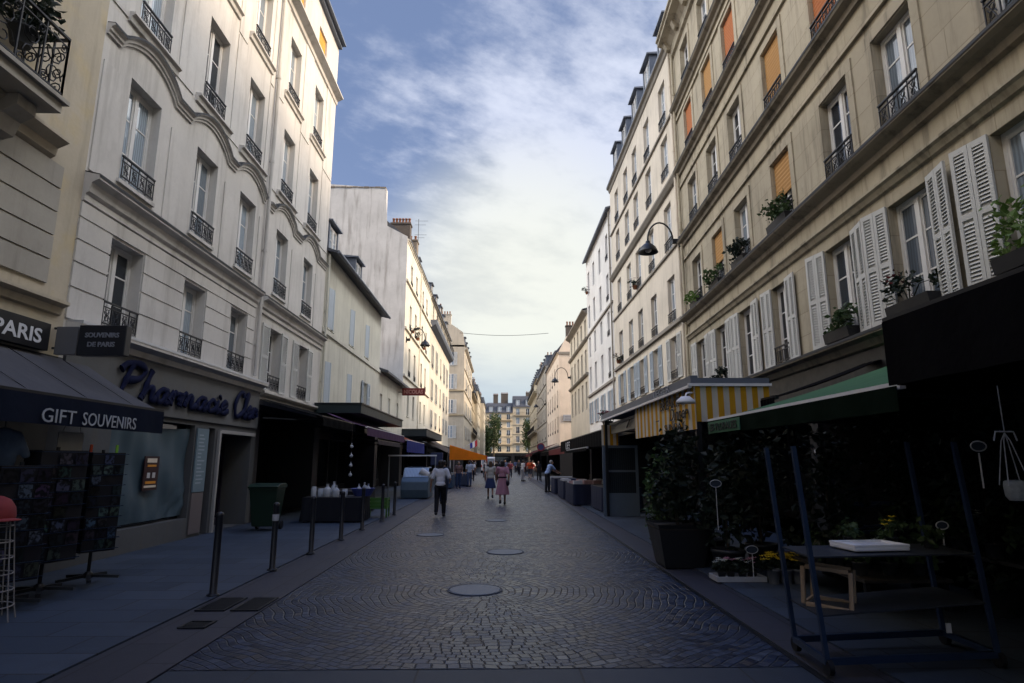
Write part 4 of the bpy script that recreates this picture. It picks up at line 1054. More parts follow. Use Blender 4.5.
# poster, price strip and panel on the pharmacy window
o = thing('poster', 'small dark poster with bright lettering stuck on the teal sheeted window', 'poster', (-6.72, 12.15, 1.4)); 
mb = MB(); mb.box(-6.745, -6.73, 11.92, 12.42, 1.1, 1.74); mb.build('sheet', mat('poster dark red', (.035,.012,.014), .4), o, rel=True)
mb = MB(); mb.box(-6.73, -6.724, 12.0, 12.33, 1.62, 1.70); mb.box(-6.73, -6.724, 11.97, 12.37, 1.15, 1.19); mb.build('white_print', mat('poster print', (.7,.62,.5), .6), o, rel=True)
mb = MB(); mb.box(-6.73, -6.724, 12.02, 12.32, 1.54, 1.58); mb.box(-6.73,-6.724,12.0,12.35,1.22,1.27); mb.build('amber_print', mat('amber print', (.6,.25,.03), .6), o, rel=True)
mb = MB(); 
for yy in (12.08, 12.26): mb.box(-6.73, -6.724, yy-.05, yy+.05, 1.33, 1.43)
mb.build('pale_shapes', mat('pale print', (.5,.5,.5), .6), o, rel=True)
o = thing('notice_panel', 'tall pale blue notice strip beside the pharmacy doorway', 'notice', (-6.69, 14.0, .9)); mb = MB(); mb.box(-6.69, -6.66, 13.72, 14.24, .98, 2.36); mb.build('panel', mat('pale blue board', (.14,.20,.24), .5, var=.15), o, rel=True)
mb = MB(); rr = random.Random(3)
for k in range(14): z = 2.2-k*.08; mb.box(-6.66, -6.657, 13.8, 13.8+rr.uniform(.15,.36), z, z+.03)
mb.build('print', mat('grey print', (.30,.36,.42), .6), o, rel=True)
mb = MB(); mb.box(-6.692, -6.668, 13.72, 14.24, .1, .96); mb.build('lower_panel', mat('pinkish board', (.14,.12,.12), .6), o, rel=True)
mb = MB(); mb.box(-6.69,-6.63,14.74,14.82,.03,2.36); mb.box(-6.69,-6.63,14.82,16.85,2.3,2.38); tag(mb.build('door_frame', mat('dull white frame', (.33,.32,.31), .6)), 'dull white door frame round the dark pharmacy doorway', 'door frame')

awning('black awning over the dark market shop beneath the white shutters', -6.66, 3.36, -4.95, 2.86, 17.0, 22.3, BLACKF, .25)
boxcanopy('dark green box canopy on the low yellow house', -6.68, -5.0, 22.1, 31.5, 3.34, 3.66, mat('dark green board', (.018,.032,.035), .5), DARKM)
awning('purple awning under the dark green box canopy', -5.9, 3.25, -4.55, 2.78, 20.9, 29, PURPF, .28, bar=WHITEP)
awning('drab brown awning below the purple one', -6.2, 2.65, -4.5, 2.4, 22.6, 27.5, fabric('drab brown cloth', (.07,.055,.06), trans=.1), .15)
awning('rust red awning with white bar and blue valance', -5.8, 3.1, -4.45, 2.62, 29.2, 36, REDF, .55, bar=WHITEP, vm=BLUEF)
o = boxcanopy('dark box canopy below the tall cream house', -6.68, -5.0, 42.0, 53, 3.3, 3.75, mat('dark slate board', (.025,.035,.042), .5), DARKM)
awning('long sloping dark brown awning beyond the box canopy on the left', -6.5, 3.6, -3.9, 2.25, 46, 62, fabric('dark brown cloth', (.05,.038,.035), trans=.1), .2)
awning('black awning far up the left side, behind the orange canopy', -6.5, 3.4, -4.2, 2.5, 63, 79, BLACKF, .2)
awning('dark blue awning near the far end of the left side', -5.5, 3.3, -3.2, 2.5, 93, 117, fabric('navy cloth', (.02,.025,.05), trans=.1), .2)
awning('dark awning at the far end of the left side', -6.0, 3.3, -3.9, 2.5, 119, 150, BLACKF, .2)

# orange market canopy
o = thing('market_tent', 'bright orange market canopy standing in the left half of the street', 'canopy', (-2.3, 44, 0))
mb = MB(); ax0, ax1, ay0, ay1 = -3.45, -.95, 42.5, 46
mb.add([(ax0,ay0,2.72),(ax1,ay0,1.98),(ax1,ay1,1.98),(ax0,ay1,2.72),(ax0,ay0,2.735),(ax1,ay0,1.995),(ax1,ay1,1.995),(ax0,ay1,2.735)], [(0,1,2,3),(7,6,5,4),(0,4,5,1),(1,5,6,2),(2,6,7,3),(3,7,4,0)]); mb.build('canopy', ORANGEF, o, rel=True)
mb = MB(); mb.box(ax0, ax1, ay0-.02, ay0-.005, 1.72, 1.99); mb.add([(ax0,ay0-.02,1.99),(ax0,ay0-.02,2.73),(ax1,ay0-.02,1.99),(ax0,ay0-.008,1.99),(ax0,ay0-.008,2.73),(ax1,ay0-.008,1.99)], [(0,2,1),(3,4,5),(0,1,4,3),(1,2,5,4)]); mb.build('valance', ORANGEF, o, rel=True)
mb = MB(); mb.box(ax1, ax1+.02, ay0, ay1, 1.62, 1.99); mb.build('red_edge', fabric('red edging', (.6,.04,.03), trans=.3), o, rel=True)
for x, y in ((ax0+.05,ay0+.05),(ax1-.05,ay0+.05),(ax0+.05,ay1-.05),(ax1-.05,ay1-.05)):
    mb = MB(); mb.tube([(x,y,.012),(x,y,2.7 if x < -3 else 1.97)], .025, 8); mb.build('pole', WHITEP, o, rel=True)

# ------------------------------------------------------------------ right side canopies
o = thing('cafe_terrace', 'cafe terrace canopy with yellow and white striped sides and grey fascia', 'canopy', (4.8, 14.2, 0))
TG = mat('grey blue fascia', (.10,.115,.145), .5, var=.1)
mb = MB(); mb.box(3.16, 4.45, 9.98, 18.9, 2.91, 2.96); mb.box(3.14, 3.26, 9.95, 18.95, 2.86, 3.04); mb.box(3.26, 4.45, 9.95, 10.07, 2.88, 3.0); mb.build('roof', TG, o, rel=True)
mb = MB(); mb.box(3.08, 3.14, 9.9, 18.95, 2.83, 2.875); mb.box(3.08, 4.45, 9.86, 9.93, 2.855, 2.9); mb.build('white_edge', WHITEP, o, rel=True)
def cloth_panel(a, b_, z0, z1, n, amp, axis):
    vs = []; fs = []
    for lay in (0, .01):
        for i in range(n+1):
            for j in range(5):
                u = i/n; v = j/4; w = amp*math.sin(u*n*.8)*(1-v)
                p = Vector(a).lerp(Vector(b_), u); q = (p.x+w+lay, p.y, z0+(z1-z0)*v) if axis == 'y' else (p.x, p.y+w+lay, z0+(z1-z0)*v); vs.append(q)
    K = (n+1)*5
    for i in range(n):
        for j in range(4): k = i*5+j; fs.append((k,k+1,k+6,k+5)); fs.append((K+k,K+k+5,K+k+6,K+k+1))
    mb = MB(); mb.add(vs, fs, True); return mb
cloth_panel((3.18,9.9,0),(3.18,14.4,0),2.16,2.86,60,.008,'y').build('striped_valance', STRIPE, o, rel=True)
cloth_panel((3.2,9.92,0),(4.42,9.92,0),2.28,2.86,40,.008,'x').build('striped_valance', STRIPEX, o, rel=True)
cloth_panel((3.12,18.9,0),(3.62,18.9,0),2.12,2.74,8,.006,'x').build('striped_valance', STRIPEX, o, rel=True)
mb = MB(); mb.box(3.4, 3.52, 14.6, 18.8, 2.46, 2.75); mb.box(3.36,3.4,14.6,18.8,2.72,2.78); mb.build('awning_case', mat('beige awning case', (.36,.33,.27), .5), o, rel=True)
mb = MB(); mb.bar((3.36,15.9,2.7),(3.36,16.3,2.52),.03); mb.build('crank_arm', DARKM, o, rel=True)
for y in (10.0, 18.8):
    mb = MB(); mb.box(3.2, 3.28, y-.04, y+.04, .03, 2.88); mb.build('post', DARKM, o, rel=True)
TXT = mat('dark letters', (.02,.018,.02), .6)
lettering('BREAKFAST', 1.85, .17, TXT, o, (3.155-4.8, 12.0-14.2, 2.60), -PI/2, .004); lettering('Dinner', 1.1, .22, TXT, o, (3.155-4.8, 11.35-14.2, 2.37), -PI/2, .004, shear=.3); lettering('SUNDAY', 1.3, .12, TXT, o, (3.155-4.8, 11.75-14.2, 2.20), -PI/2, .004)
lettering('LEGER', 1.2, .13, mat('grey letters', (.25,.27,.3), .5), o, (3.13-4.8, 12.4-14.2, 2.905), -PI/2, .004)
o = thing('terrace_screen', 'blue grey glazed wind screen at the far end of the cafe terrace', 'screen', (3.65, 18.9, .03))
mb = MB(); SC = mat('blue grey screen paint', (.10,.135,.18), .5); mb.box(3.12, 3.2, 18.84, 18.9, .03, 2.12); mb.box(4.12,4.2,18.84,18.9,.03,2.12); mb.box(3.2,4.12,18.845,18.9,2.04,2.12); mb.box(3.2,4.12,18.845,18.9,.03,.7); mb.box(3.2,4.12,18.85,18.89,1.32,1.38); mb.build('screen_frame', SC, o, rel=True)
mb = MB(); mb.box(3.2,4.12,18.86,18.875,.7,2.04); mb.build('pane', glass_mat('screen glass', (.02,.028,.04), (.03,.04,.05)), o, rel=True)

aw = awning('green awning with a white front bar over the flower stall', 6.05, 3.1, 3.2, 2.24, 4.75, 9.25, GREENF, .2, bar=WHITEP, vm=fabric('dark green valance', (.005,.012,.007), trans=.1))
mb = MB(); mb.box(3.115, 3.127, 7.95, 9.15, 2.05, 2.215); mb.build('name_panel', mat('green name panel', (.05,.15,.08), .7), aw, rel=True)
lettering('LES FLORALIES', 1.08, .105, mat('dark green letters', (.008,.02,.012), .6), aw, (3.105-6.05, 9.10-7.0, 2.08-2.24), -PI/2, .004, bold=.02)
awning('black awning over the near end of the right pavement', 6.0, 3.35, 3.05, 2.72, -3, 4.6, BLACKF, .5, bar=BLACKW, ends=True)
awning('black awning folded out between the green one and the striped terrace', 6.2, 3.3, 4.3, 2.62, 9.35, 9.85, BLACKF, .2, arms=False)
o = thing('spot_lamp', 'white spot lamp on a short arm in front of the striped valance', 'lamp', (3.1, 9.8, 2.6)); mb = MB(); mb.lathe([(.01,.0),(.06,.01),(.13,-.06),(.14,-.1),(.12,-.1),(.01,-.06)], (2.98,9.75,2.66), 14, 1.15, 1); mb.build('lamp_shade', WHITEP, o, rel=True); mb = MB(); mb.tube([(2.98,9.75,2.66),(3.0,9.76,2.72),(3.12,9.85,2.74)], .015, 6); mb.build('arm', WHITEP, o, rel=True)
aw = awning('long black awning over the stalls past the cafe terrace', 6.4, 3.55, 3.3, 2.62, 19.3, 33, BLACKF, .5)
lettering('LES', 1.7, .34, mat('pale lettering', (.5,.5,.52), .6), aw, (3.23-6.4, 30.3-26.15, 2.2-2.62), -PI/2, .004)
awning('black awning with a white bar low over the stall tables on the right', 5.6, 2.35, 3.0, 2.1, 21, 27.5, BLACKF, .1, bar=mat('dull white bar', (.35,.35,.36), .5), arms=False)
awning('dark red awning beyond the black one on the right', 6.4, 3.4, 3.6, 2.4, 34, 45, DREDF, .35)
awning('black awning farther up the right side', 6.4, 3.4, 3.8, 2.4, 46, 56, BLACKF, .3)
awning('dark red awning below the peach gabled house', 6.4, 3.6, 3.6, 2.5, 68.5, 85, DREDF, .3)
awning('dark brown awning far up the right side', 6.4, 3.5, 3.9, 2.5, 88, 120, fabric('brown black cloth', (.03,.02,.02), trans=0), .3)
awning('navy awning along the sandstone houses at the far end', 0, 0, 0, 0, 0, .1, BLACKF, 0, arms=False) if False else None

# small signs
o = thing('hanging_sign', 'small dark red sign with pale letters jutting from the low wing on the left', 'sign', (-6.7, 40.2, 6))
mb = MB(); mb.box(-6.45, -4.95, 40.1, 40.3, 5.88, 6.36); mb.build('sign_box', mat('dark red sign', (.16,.022,.018), .4), o, rel=True, bevel=.02); mb = MB(); mb.bar((-6.7,40.2,6.1),(-6.45,40.2,6.1),.05); mb.build('bracket', DARKM, o, rel=True)
lettering('NICOLAS', 1.25, .27, mat('pale red letters', (.42,.2,.16), .5), o, (-6.33+6.7, 40.09-40.2, -.02), 0, .006, bold=.03)
def rsign(label, x, y, zt, r, m):
    o = thing('road_sign', label, 'sign', (x, y, .03)); mb = MB(); mb.tube([(x,y,.03),(x,y,zt+r)], .03, 8); mb.build('post', DARKM, o, rel=True)
    mb = MB(); mb.tube([(x,y-.04,zt),(x,y-.07,zt)], [r, r], 24); mb.build('disc', m, o, rel=True)
    mb = MB(); mb.tube([(x,y-.071,zt),(x,y-.08,zt)], [r*.72, r*.72], 24); mb.build('disc_face', mat('sign blue face', (.03,.04,.12), .4), o, rel=True)
rsign('round red rimmed road sign on a post far up the right kerb', 3.3, 50, 2.75, .32, mat('sign red', (.22,.02,.03), .4))
o = thing('street_plate', 'pale enamel plate fixed high on the peach gable', 'sign', (8.0, 67.95, 6)); mb = MB(); mb.box(7.0, 8.6, 67.88, 67.97, 6.0, 6.7); mb.build('plate', mat('grey plate enamel', (.36,.36,.38), .4), o, rel=True, bevel=.02); mb = MB()
for k in range(3): mb.box(7.15, 8.45, 67.872, 67.88, 6.12+.17*k, 6.2+.17*k)
mb.build('print', mat('plate print', (.2,.2,.22), .5), o, rel=True)
o = thing('flag', 'small blue white and red flag leaning out far up the left side', 'flag', (-4.6, 92.8, 3.4)); mb = MB(); mb.bar((-5.5,93,3.6),(-3.6,92.7,4.7),.05); mb.build('pole', WHITEP, o, rel=True)
for k, cc in enumerate(((.04,.05,.3),(.7,.7,.7),(.5,.03,.04))):
    mb = MB(); mb.add([(-4.5+.35*k,92.7,4.2+.2*k),(-4.15+.35*k,92.7,4.4+.2*k),(-4.1+.35*k,92.75,3.7+.1*k),(-4.45+.35*k,92.75,3.4+.1*k),(-4.5+.35*k,92.72,4.2+.2*k),(-4.15+.35*k,92.72,4.4+.2*k),(-4.1+.35*k,92.77,3.7+.1*k),(-4.45+.35*k,92.77,3.4+.1*k)], [(0,1,2,3),(7,6,5,4)]); mb.build('stripe', mat('flag %d' % k, cc, .8), o, rel=True)

# ------------------------------------------------------------------ wall lamps
LAMPIN = mat('lamp enamel', (.3,.3,.32), .4)
def wall_lamp(label, x, y, z, d, reach=1.3, s=1.0):
    o = thing('wall_lamp', label, 'lamp', (x, y, z), 0, 'gooseneck lamps on the house walls'); pts = []
    mb = MB(); mb.box(min(x, x+d*.06), max(x, x+d*.06), y-.09, y+.09, z-.2, z+.2); mb.box(min(x+d*.06, x+d*.3), max(x+d*.06, x+d*.3), y-.06, y+.06, z-.09, z+.09); mb.build('bracket', IRON, o, rel=True, bevel=.01)
    cx = x+d*(.28+(reach-.28)/2); r = (reach-.28)/2
    for k in range(15):
        a = PI*k/14; pts.append((cx - d*r*math.cos(a), y, z+.05+r*1.45*math.sin(a)+ (0 if k < 14 else -.0)))
    pts.append((x+d*reach, y, z-.08)); mb = MB(); mb.tube(pts, .032, 8); mb.build('arm', IRON, o, rel=True)
    mb = MB(); mb.lathe([(.05,.12),(.08,.1),(.09,.02),(.17,-.03),(.28,-.14),(.34,-.28),(.36,-.33),(.34,-.33),(.30,-.26),(.24,-.15),(.02,-.06)], (x+d*reach, y, z-.1), 24); mb.build('lamp_shade', DARKM, o, rel=True)
    mb = MB(); mb.sphere((x+d*reach, y, z-.33), .12, .12, .1); mb.build('bulb', LAMPIN, o, rel=True)
wall_lamp('black gooseneck lamp high on the joint of the two nearest right hand houses', 6.55, 21.0, 9.5, -1, 1.2, 1)
wall_lamp('black gooseneck lamp on the low cream house farther up on the right', 6.6, 56.5, 9.3, -1, 1.5)
wall_lamp('black gooseneck lamp on the corner of the tall cream house on the left', -6.7, 42.6, 10.1, 1, 1.35)
wall_lamp('black gooseneck lamp over the left side street corner', -5.5, 95, 12.5, 1, 1.4)
wall_lamp('black gooseneck lamp far up the right row', 6.5, 87, 9.6, -1, 1.4)
mb = MB(); pts = [(-5.6+12.2*k/20, 82, 18.9-.35*math.sin(PI*k/20)) for k in range(21)]; mb.tube(pts, .03, 5); tag(mb.build('overhead_cable', DARKM), 'thin cable slung across the street between the house tops', 'cable')

# ------------------------------------------------------------------ bollards and bin
BOLL = mat('black bollard paint', (.014,.015,.02), .4, var=.3)
def bollard_proto():
    mb = MB(); mb.lathe([(.06,0),(.06,.02),(.048,.03),(.048,.93),(.052,.94),(.052,.955),(.045,.98),(.02,.992),(.001,.994)], seg=18); return mb.mesh('post')
bl = ['thick black iron bollard nearest to the camera, beside the two drain grates', 'black iron bollard with a worn white band near its top', 'black bollard third from the camera, in front of the market shop', 'black bollard fourth from the camera at the left kerb',
      'black bollard fifth from the camera at the left kerb', 'black bollard sixth from the camera at the left kerb', 'black bollard seventh from the camera, farthest of the row']
bm_ = bollard_proto()
for (x, y), lb in zip([(-3.52,8.02),(-3.45,9.81),(-3.38,11.51),(-3.34,13.45),(-3.31,15.32),(-3.25,17.52),(-3.23,19.39)], bl):
    o = thing('bollard', lb, 'bollard', (x, y, .03), 0, 'bollards along the left kerb'); p = put('post', bm_, BOLL, o)
    p.scale = (.92, .92, 1.0)
    c_ = MB(); c_.lathe([(.075,0),(.075,.012),(.05,.02)], seg=18); put('base_ring', cached('bring', lambda: c_.mesh('base_ring')), DARKM, o)
    if 9 < y < 10:
        q = MB(); q.lathe([(.0495,.72),(.0505,.725),(.0505,.81),(.0495,.815)], seg=18); q.build('white_band', mat('worn white band', (.4,.4,.42), .6, var=.4, scale=20), o)
BINM = mat('green bin plastic', (.007,.024,.013), .45, var=.15)
o = thing('wheelie_bin', 'dark green wheelie bin against the wall beside the pharmacy door', 'bin', (-5.62, 15.3, .03))
mb = MB(); vs = []
for z, w, d_ in ((.1,.25,.22),(.95,.33,.30),(.98,.33,.30)): vs += [(-5.62-w,15.3-d_,z+.03),(-5.62+w,15.3-d_,z+.03),(-5.62+w,15.3+d_,z+.03),(-5.62-w,15.3+d_,z+.03)]
mb.add(vs, [(0,3,2,1),(0,1,5,4),(1,2,6,5),(2,3,7,6),(3,0,4,7),(4,5,9,8),(5,6,10,9),(6,7,11,10),(7,4,8,11),(8,9,10,11)]); mb.build('tub', BINM, o, rel=True, bevel=.02)
mb = MB(); mb.extrude_x([(14.97,1.01),(14.94,1.05),(15.1,1.11),(15.5,1.12),(15.64,1.08),(15.62,1.01)], -5.98, -5.26); mb.build('lid', BINM, o, rel=True, bevel=.012)
mb = MB(); mb.bar((-5.95,14.98,.99),(-5.29,14.98,.99),.03); mb.build('handle', BINM, o, rel=True)
for x in (-5.9, -5.34):
    mb = MB(); mb.tube([(x-.03,15.55,.13),(x+.03,15.55,.13)], .1, 16); mb.build('wheel', BLACKW, o, rel=True)
# ------------------------------------------------------------------ people
def remeshed(mb, vox, name, smooth=4):
    me = mb.mesh(name); o = bpy.data.objects.new(name, me); COL.objects.link(o)
    m = o.modifiers.new('r', 'REMESH'); m.mode = 'VOXEL'; m.voxel_size = vox; m.use_smooth_shade = True
    s = o.modifiers.new('s', 'SMOOTH'); s.factor = .5; s.iterations = smooth
    dg = bpy.context.evaluated_depsgraph_get(); dg.update()
    r = bpy.data.meshes.new_from_object(o.evaluated_get(dg)); r.name = name
    for p in r.polygons: p.use_smooth = True
    bpy.data.objects.remove(o); bpy.data.meshes.remove(me); return r
def joints(stride=.22, swing=.22, lean=.02, bend=0.0, elbow=.25, arms=None):
    """standing height 1.72, walking towards +y"""
    J = {}
    J['pel'] = Vector((0, 0, .93)); J['chest'] = Vector((0, .02+lean+bend*.35, 1.28-bend*.12)); J['neck'] = Vector((0, .01+lean*1.5+bend*.5, 1.45-bend*.2)); J['head'] = Vector((0, .035+lean*1.7+bend*.6, 1.60-bend*.25))
    for s, k in ((-1, 'l'), (1, 'r')):
        st = stride*s
        hip = Vector((.095*s, 0, .90)); ank = Vector((.10*s, st*1.05, .10 + (.07 if st < -.05 else 0))); kn = (hip+ank)/2 + Vector((0, .07 if abs(st) > .05 else .015, .03))
        J['hip'+k], J['knee'+k], J['ank'+k] = hip, kn, ank; J['toe'+k] = ank + Vector((.015*s, .16, -.07 if st >= -.05 else -.085))
        sh = J['neck'] + Vector((.175*s, -.01, -.05)); sw = -swing*s
        el = sh + Vector((.06*s, sw*.55-.02, -.29)); wr = el + Vector((.0, sw*.45+elbow*.5, -.25+elbow*.25))
        if arms and k in arms: el, wr = sh + Vector(arms[k][0]), sh + Vector(arms[k][1])
        J['sh'+k], J['el'+k], J['wr'+k] = sh, el, wr
    return J
def body_mb(J, w=1.0):
    mb = MB()
    mb.sphere(J['pel'], .155*w, .115*w, .13); mb.sphere(J['pel'].lerp(J['chest'], .5), .125*w, .10*w, .16); mb.sphere(J['chest'], .155*w, .11*w, .17)
    mb.capsule(J['neck']-Vector((0,0,.06)), J['head']-Vector((0,0,.06)), .058, .052)
    h = J['head']; mb.sphere(h, .074, .092, .105, 14, 10); mb.sphere(h+Vector((0,.035,-.06)), .052, .055, .05); mb.capsule(h+Vector((0,.088,.01)), h+Vector((0,.105,-.022)), .010, .014); mb.sphere(h+Vector((0,.084,-.062)), .024, .012, .010)
    for s in (-1, 1): mb.sphere(h+Vector((.076*s,-.005,-.01)), .012, .022, .032); mb.sphere(h+Vector((.03*s,.078,.012)), .013, .012, .009)
    for s, k in ((-1,'l'),(1,'r')):
        mb.capsule(J['chest']+Vector((.1*s,0,.08)), J['sh'+k], .075*w, .058)
        mb.capsule(J['sh'+k], J['el'+k], .052*w, .040); mb.capsule(J['el'+k], J['wr'+k], .039, .026)
        d = (J['wr'+k]-J['el'+k]).normalized(); side = d.cross(Vector((s,0,0))); side = side.normalized() if side.length > .1 else Vector((0,1,0)); wr = J['wr'+k]
        out = Vector((s,0,0))
        for q in (-.022, 0, .022): mb.capsule(wr+d*.01+side*q*.6, wr+d*.085+side*q, .019, .015)
        for i, q in enumerate((-.033,-.011,.011,.033)):
            L = (.06,.075,.08,.065)[i]; a = wr+d*.085+side*q; m_ = a+d*L*.55-out*.008; mb.capsule(a, m_, .0105, .010); mb.capsule(m_, a+d*L*.9-out*.028, .010, .009)
        a = wr+d*.03+side*.03; mb.capsule(a, a+d*.03+side*.028-out*.01, .013, .011); mb.capsule(a+d*.03+side*.028-out*.01, a+d*.065+side*.036-out*.02, .011, .009)
        mb.capsule(J['hip'+k], J['knee'+k], .085*w, .058); mb.capsule(J['knee'+k], J['ank'+k], .056, .036); mb.capsule(J['knee'+k].lerp(J['ank'+k], .28)+Vector((0,-.018,0)), J['knee'+k].lerp(J['ank'+k], .5), .052, .042)
        mb.capsule(J['ank'+k]+Vector((0,-.025,-.04)), J['toe'+k]+Vector((0,0,.0)), .04, .026)
    return mb
def top_mb(J, w=1.0, sleeve=.6, long=.0, g=.022):
    mb = MB(); mb.sphere(J['chest'], (.16+g)*w, (.112+g)*w, .18); mb.sphere(J['pel'].lerp(J['chest'], .5), (.14+g)*w, (.108+g)*w, .18); mb.sphere(J['pel']+Vector((0,0,.05-long)), (.155+g)*w, (.118+g)*w, .12+long)
    for s, k in ((-1,'l'),(1,'r')):
        mb.capsule(J['chest']+Vector((.09*s,0,.09)), J['sh'+k], .085*w+g*.3, .062+g*.5)
        e = J['sh'+k].lerp(J['el'+k], min(1, sleeve*1.2)); mb.capsule(J['sh'+k], e, .056+g, .046+g)
        if sleeve > .85: mb.capsule(J['el'+k], J['wr'+k]-(J['wr'+k]-J['el'+k])*.05, .045+g*.8, .032+g*.8)
    mb.capsule(J['neck']-Vector((0,0,.06)), J['neck']-Vector((0,0,.015)), .066, .06); return mb
def legs_mb(J, w=1.0, g=.018, short=1.0):
    mb = MB(); mb.sphere(J['pel'], (.155+g)*w, (.115+g)*w, .14)
    for k in 'lr':
        mb.capsule(J['hip'+k], J['knee'+k], (.088+g)*w, .062+g)
        if short >= 1: mb.capsule(J['knee'+k], J['ank'+k]+Vector((0,0,.02)), .06+g, .045+g)
    return mb
def skirt_mb(J, zb=.45, flare=.30, wz=1.05, w=1.0):
    mb = MB(); vs = []; fs = []; seg = 40; n = 12
    for i in range(n+1):
        v = i/n; z = wz+(zb-wz)*v; r = .145*w + (flare-.145)*v**.8; fx = J['pel'].y
        for k in range(seg):
            a = 2*PI*k/seg; rr = r*(1+.05*v*math.sin(a*8+1.5*math.sin(a*2))); vs.append((rr*math.cos(a)*.95, fx+.03*v+rr*math.sin(a)*(.75+.12*v), z))
    for i in range(n):
        for k in range(seg): k2 = (k+1) % seg; fs.append((i*seg+k, i*seg+k2, (i+1)*seg+k2, (i+1)*seg+k))
    mb.add(vs, fs, True); mb.add(vs[:seg], [tuple(range(seg))]); mb.add(vs[-seg:], [tuple(range(seg))]); return mb
def hair_mb(J, kind='short'):
    mb = MB(); h = J['head']
    mb.sphere(h+Vector((0,-.018,.025)), .085, .095, .098); mb.sphere(h+Vector((0,-.035,-.02)), .078, .075, .085)
    if kind == 'long':
        mb.sphere(h+Vector((0,-.05,-.08)), .088, .065, .13); mb.sphere(h+Vector((0,-.065,-.17)), .08, .05, .11)
    if kind == 'bob': mb.sphere(h+Vector((0,-.03,-.06)), .10, .09, .09); mb.sphere(h+Vector((0,-.02,.03)), .098, .10, .10)
    return mb
def shoe_mb(J):
    mb = MB()
    for k in 'lr': mb.capsule(J['ank'+k]+Vector((0,-.04,-.045)), J['toe'+k]+Vector((0,.02,.0)), .05, .036); mb.capsule(J['ank'+k], J['ank'+k]+Vector((0,0,-.04)), .05, .052)
    return mb
SKIN = mat('skin', (.33,.19,.13), .6, var=.08); SKIN_D = mat('skin deep', (.16,.085,.055), .6, var=.08)
HAIRM = mat('dark hair', (.015,.011,.010), .5, var=.3); HAIR_B = mat('brown hair', (.06,.035,.02), .5, var=.3); HAIR_G = mat('grey hair', (.2,.19,.18), .5, var=.3)
SHOEM = mat('dark shoes', (.012,.011,.012), .5)
def cloth(c): return mat('cloth %.3f %.3f %.3f' % c, c, .85, var=.14, scale=7, spec=.2)
POSES = dict(walk=dict(stride=.2, swing=.25, elbow=.2), walk2=dict(stride=-.17, swing=-.22, elbow=.3), stand=dict(stride=.02, swing=.04, elbow=.15),
             lean=dict(stride=.04, swing=0, bend=.3, arms=dict(l=((-.05,.2,-.22),(-.02,.42,-.33)), r=((.05,.2,-.22),(.02,.42,-.33)))),
             carry=dict(stride=.16, swing=.1, elbow=.2, arms=dict(r=((.12,-.04,-.27),(.10,.2,-.33)), l=((-.1,-.06,-.28),(-.13,.02,-.52)))))
def person(label, x, y, rz, pose, top, bottom, kind='trousers', hair=('short', None), height=1.72, skin=None, sleeve=.6, z=.0, vox=.012, w=1.0, zb=.5, group=None, extra=None):
    J = joints(**POSES[pose]); o = thing('person', label, 'person', (x, y, z), rz, group); s = height/1.72; o.scale = (s, s, s)
    put('body', cached(('body', pose, w, vox), lambda: remeshed(body_mb(J, w), vox, 'body')), skin or SKIN, o)
    if kind == 'dress':
        put('dress', cached(('dress', pose, w, zb, sleeve), lambda: remeshed(merge(top_mb(J, w, sleeve), skirt_mb(J, zb, .29, 1.08, w)), .014, 'dress')), cloth(top), o)
    else:
        put('shirt', cached(('top', pose, w, sleeve), lambda: remeshed(top_mb(J, w, sleeve), .014, 'shirt')), cloth(top), o)
        if kind == 'skirt': put('skirt', cached(('skirt', pose, w, zb), lambda: remeshed(skirt_mb(J, zb, .27, 1.0, w), .014, 'skirt')), cloth(bottom), o)
        else: put(kind, cached(('legs', pose, w, kind), lambda: remeshed(legs_mb(J, w, short=1 if kind == 'trousers' else 0), .014, kind)), cloth(bottom), o)
    put('hair', cached(('hair', pose, hair[0]), lambda: remeshed(hair_mb(J, hair[0]), .014, 'hair')), hair[1] or HAIRM, o)
    put('shoes', cached(('shoes', pose), lambda: remeshed(shoe_mb(J), .014, 'shoes')), SHOEM, o)
    if extra: extra(o, J)
    return o
def merge(a, b): a.add(b.v, b.f); a.sm = [True]*len(a.f); return a
person('person in a white shirt and dark trousers walking up the left of the street', -1.8, 19.0, 0, 'carry', (.62,.62,.66), (.014,.014,.018), hair=('bob', HAIRM), height=1.68, sleeve=.62, vox=.010, w=.9)
person('person in dark clothes walking just ahead of the one in a white shirt', -2.2, 24.5, 0, 'walk2', (.03,.035,.05), (.02,.025,.045), height=1.68, sleeve=1)
def belt(o, J):
    mb = MB(); mb.lathe([(.165,0),(.175,.01),(.175,.05),(.165,.06)], (0,.005,1.03), 24, 1.0, .80); mb.build('belt', cloth((.03,.015,.03)), o)
    mb = MB(); a = J['shr']; mb.tube([a+Vector((-.06,-.02,.07)), a+Vector((.02,-.11,-.1)), (.2,-.16,.95)], .012, 6); mb.sphere((.2,-.13,.85), .07, .13, .12); mb.build('shoulder_bag', mat('dark bag leather', (.02,.012,.02), .5), o)
person('person in a pink belted summer dress walking up the middle of the street', .1, 24.0, .05, 'walk', (.40,.20,.25), None, 'dress', ('bob', HAIRM), 1.68, sleeve=.5, vox=.010, zb=.40, extra=belt)
person('person in a pale top and dark blue skirt left of the one in pink', -.42, 27.6, 0, 'walk2', (.42,.40,.36), (.035,.05,.12), 'skirt', ('long', HAIR_B), 1.66, sleeve=.4, zb=.5)
person('person in a pale blue shirt bending to a stall table on the right', 2.55, 33.6, -R(70), 'lean', (.22,.29,.45), (.014,.014,.018), hair=('short', HAIR_G), height=1.78, sleeve=.6)
person('person in a grey shirt standing behind the stall table on the right', 4.5, 26.0, R(75), 'stand', (.10,.06,.06), (.02,.02,.025), height=1.66, z=.03)
person('person in a grey blue top standing under the orange canopy', -2.0, 41.0, R(30), 'stand', (.30,.33,.40), (.05,.07,.14), height=1.68)
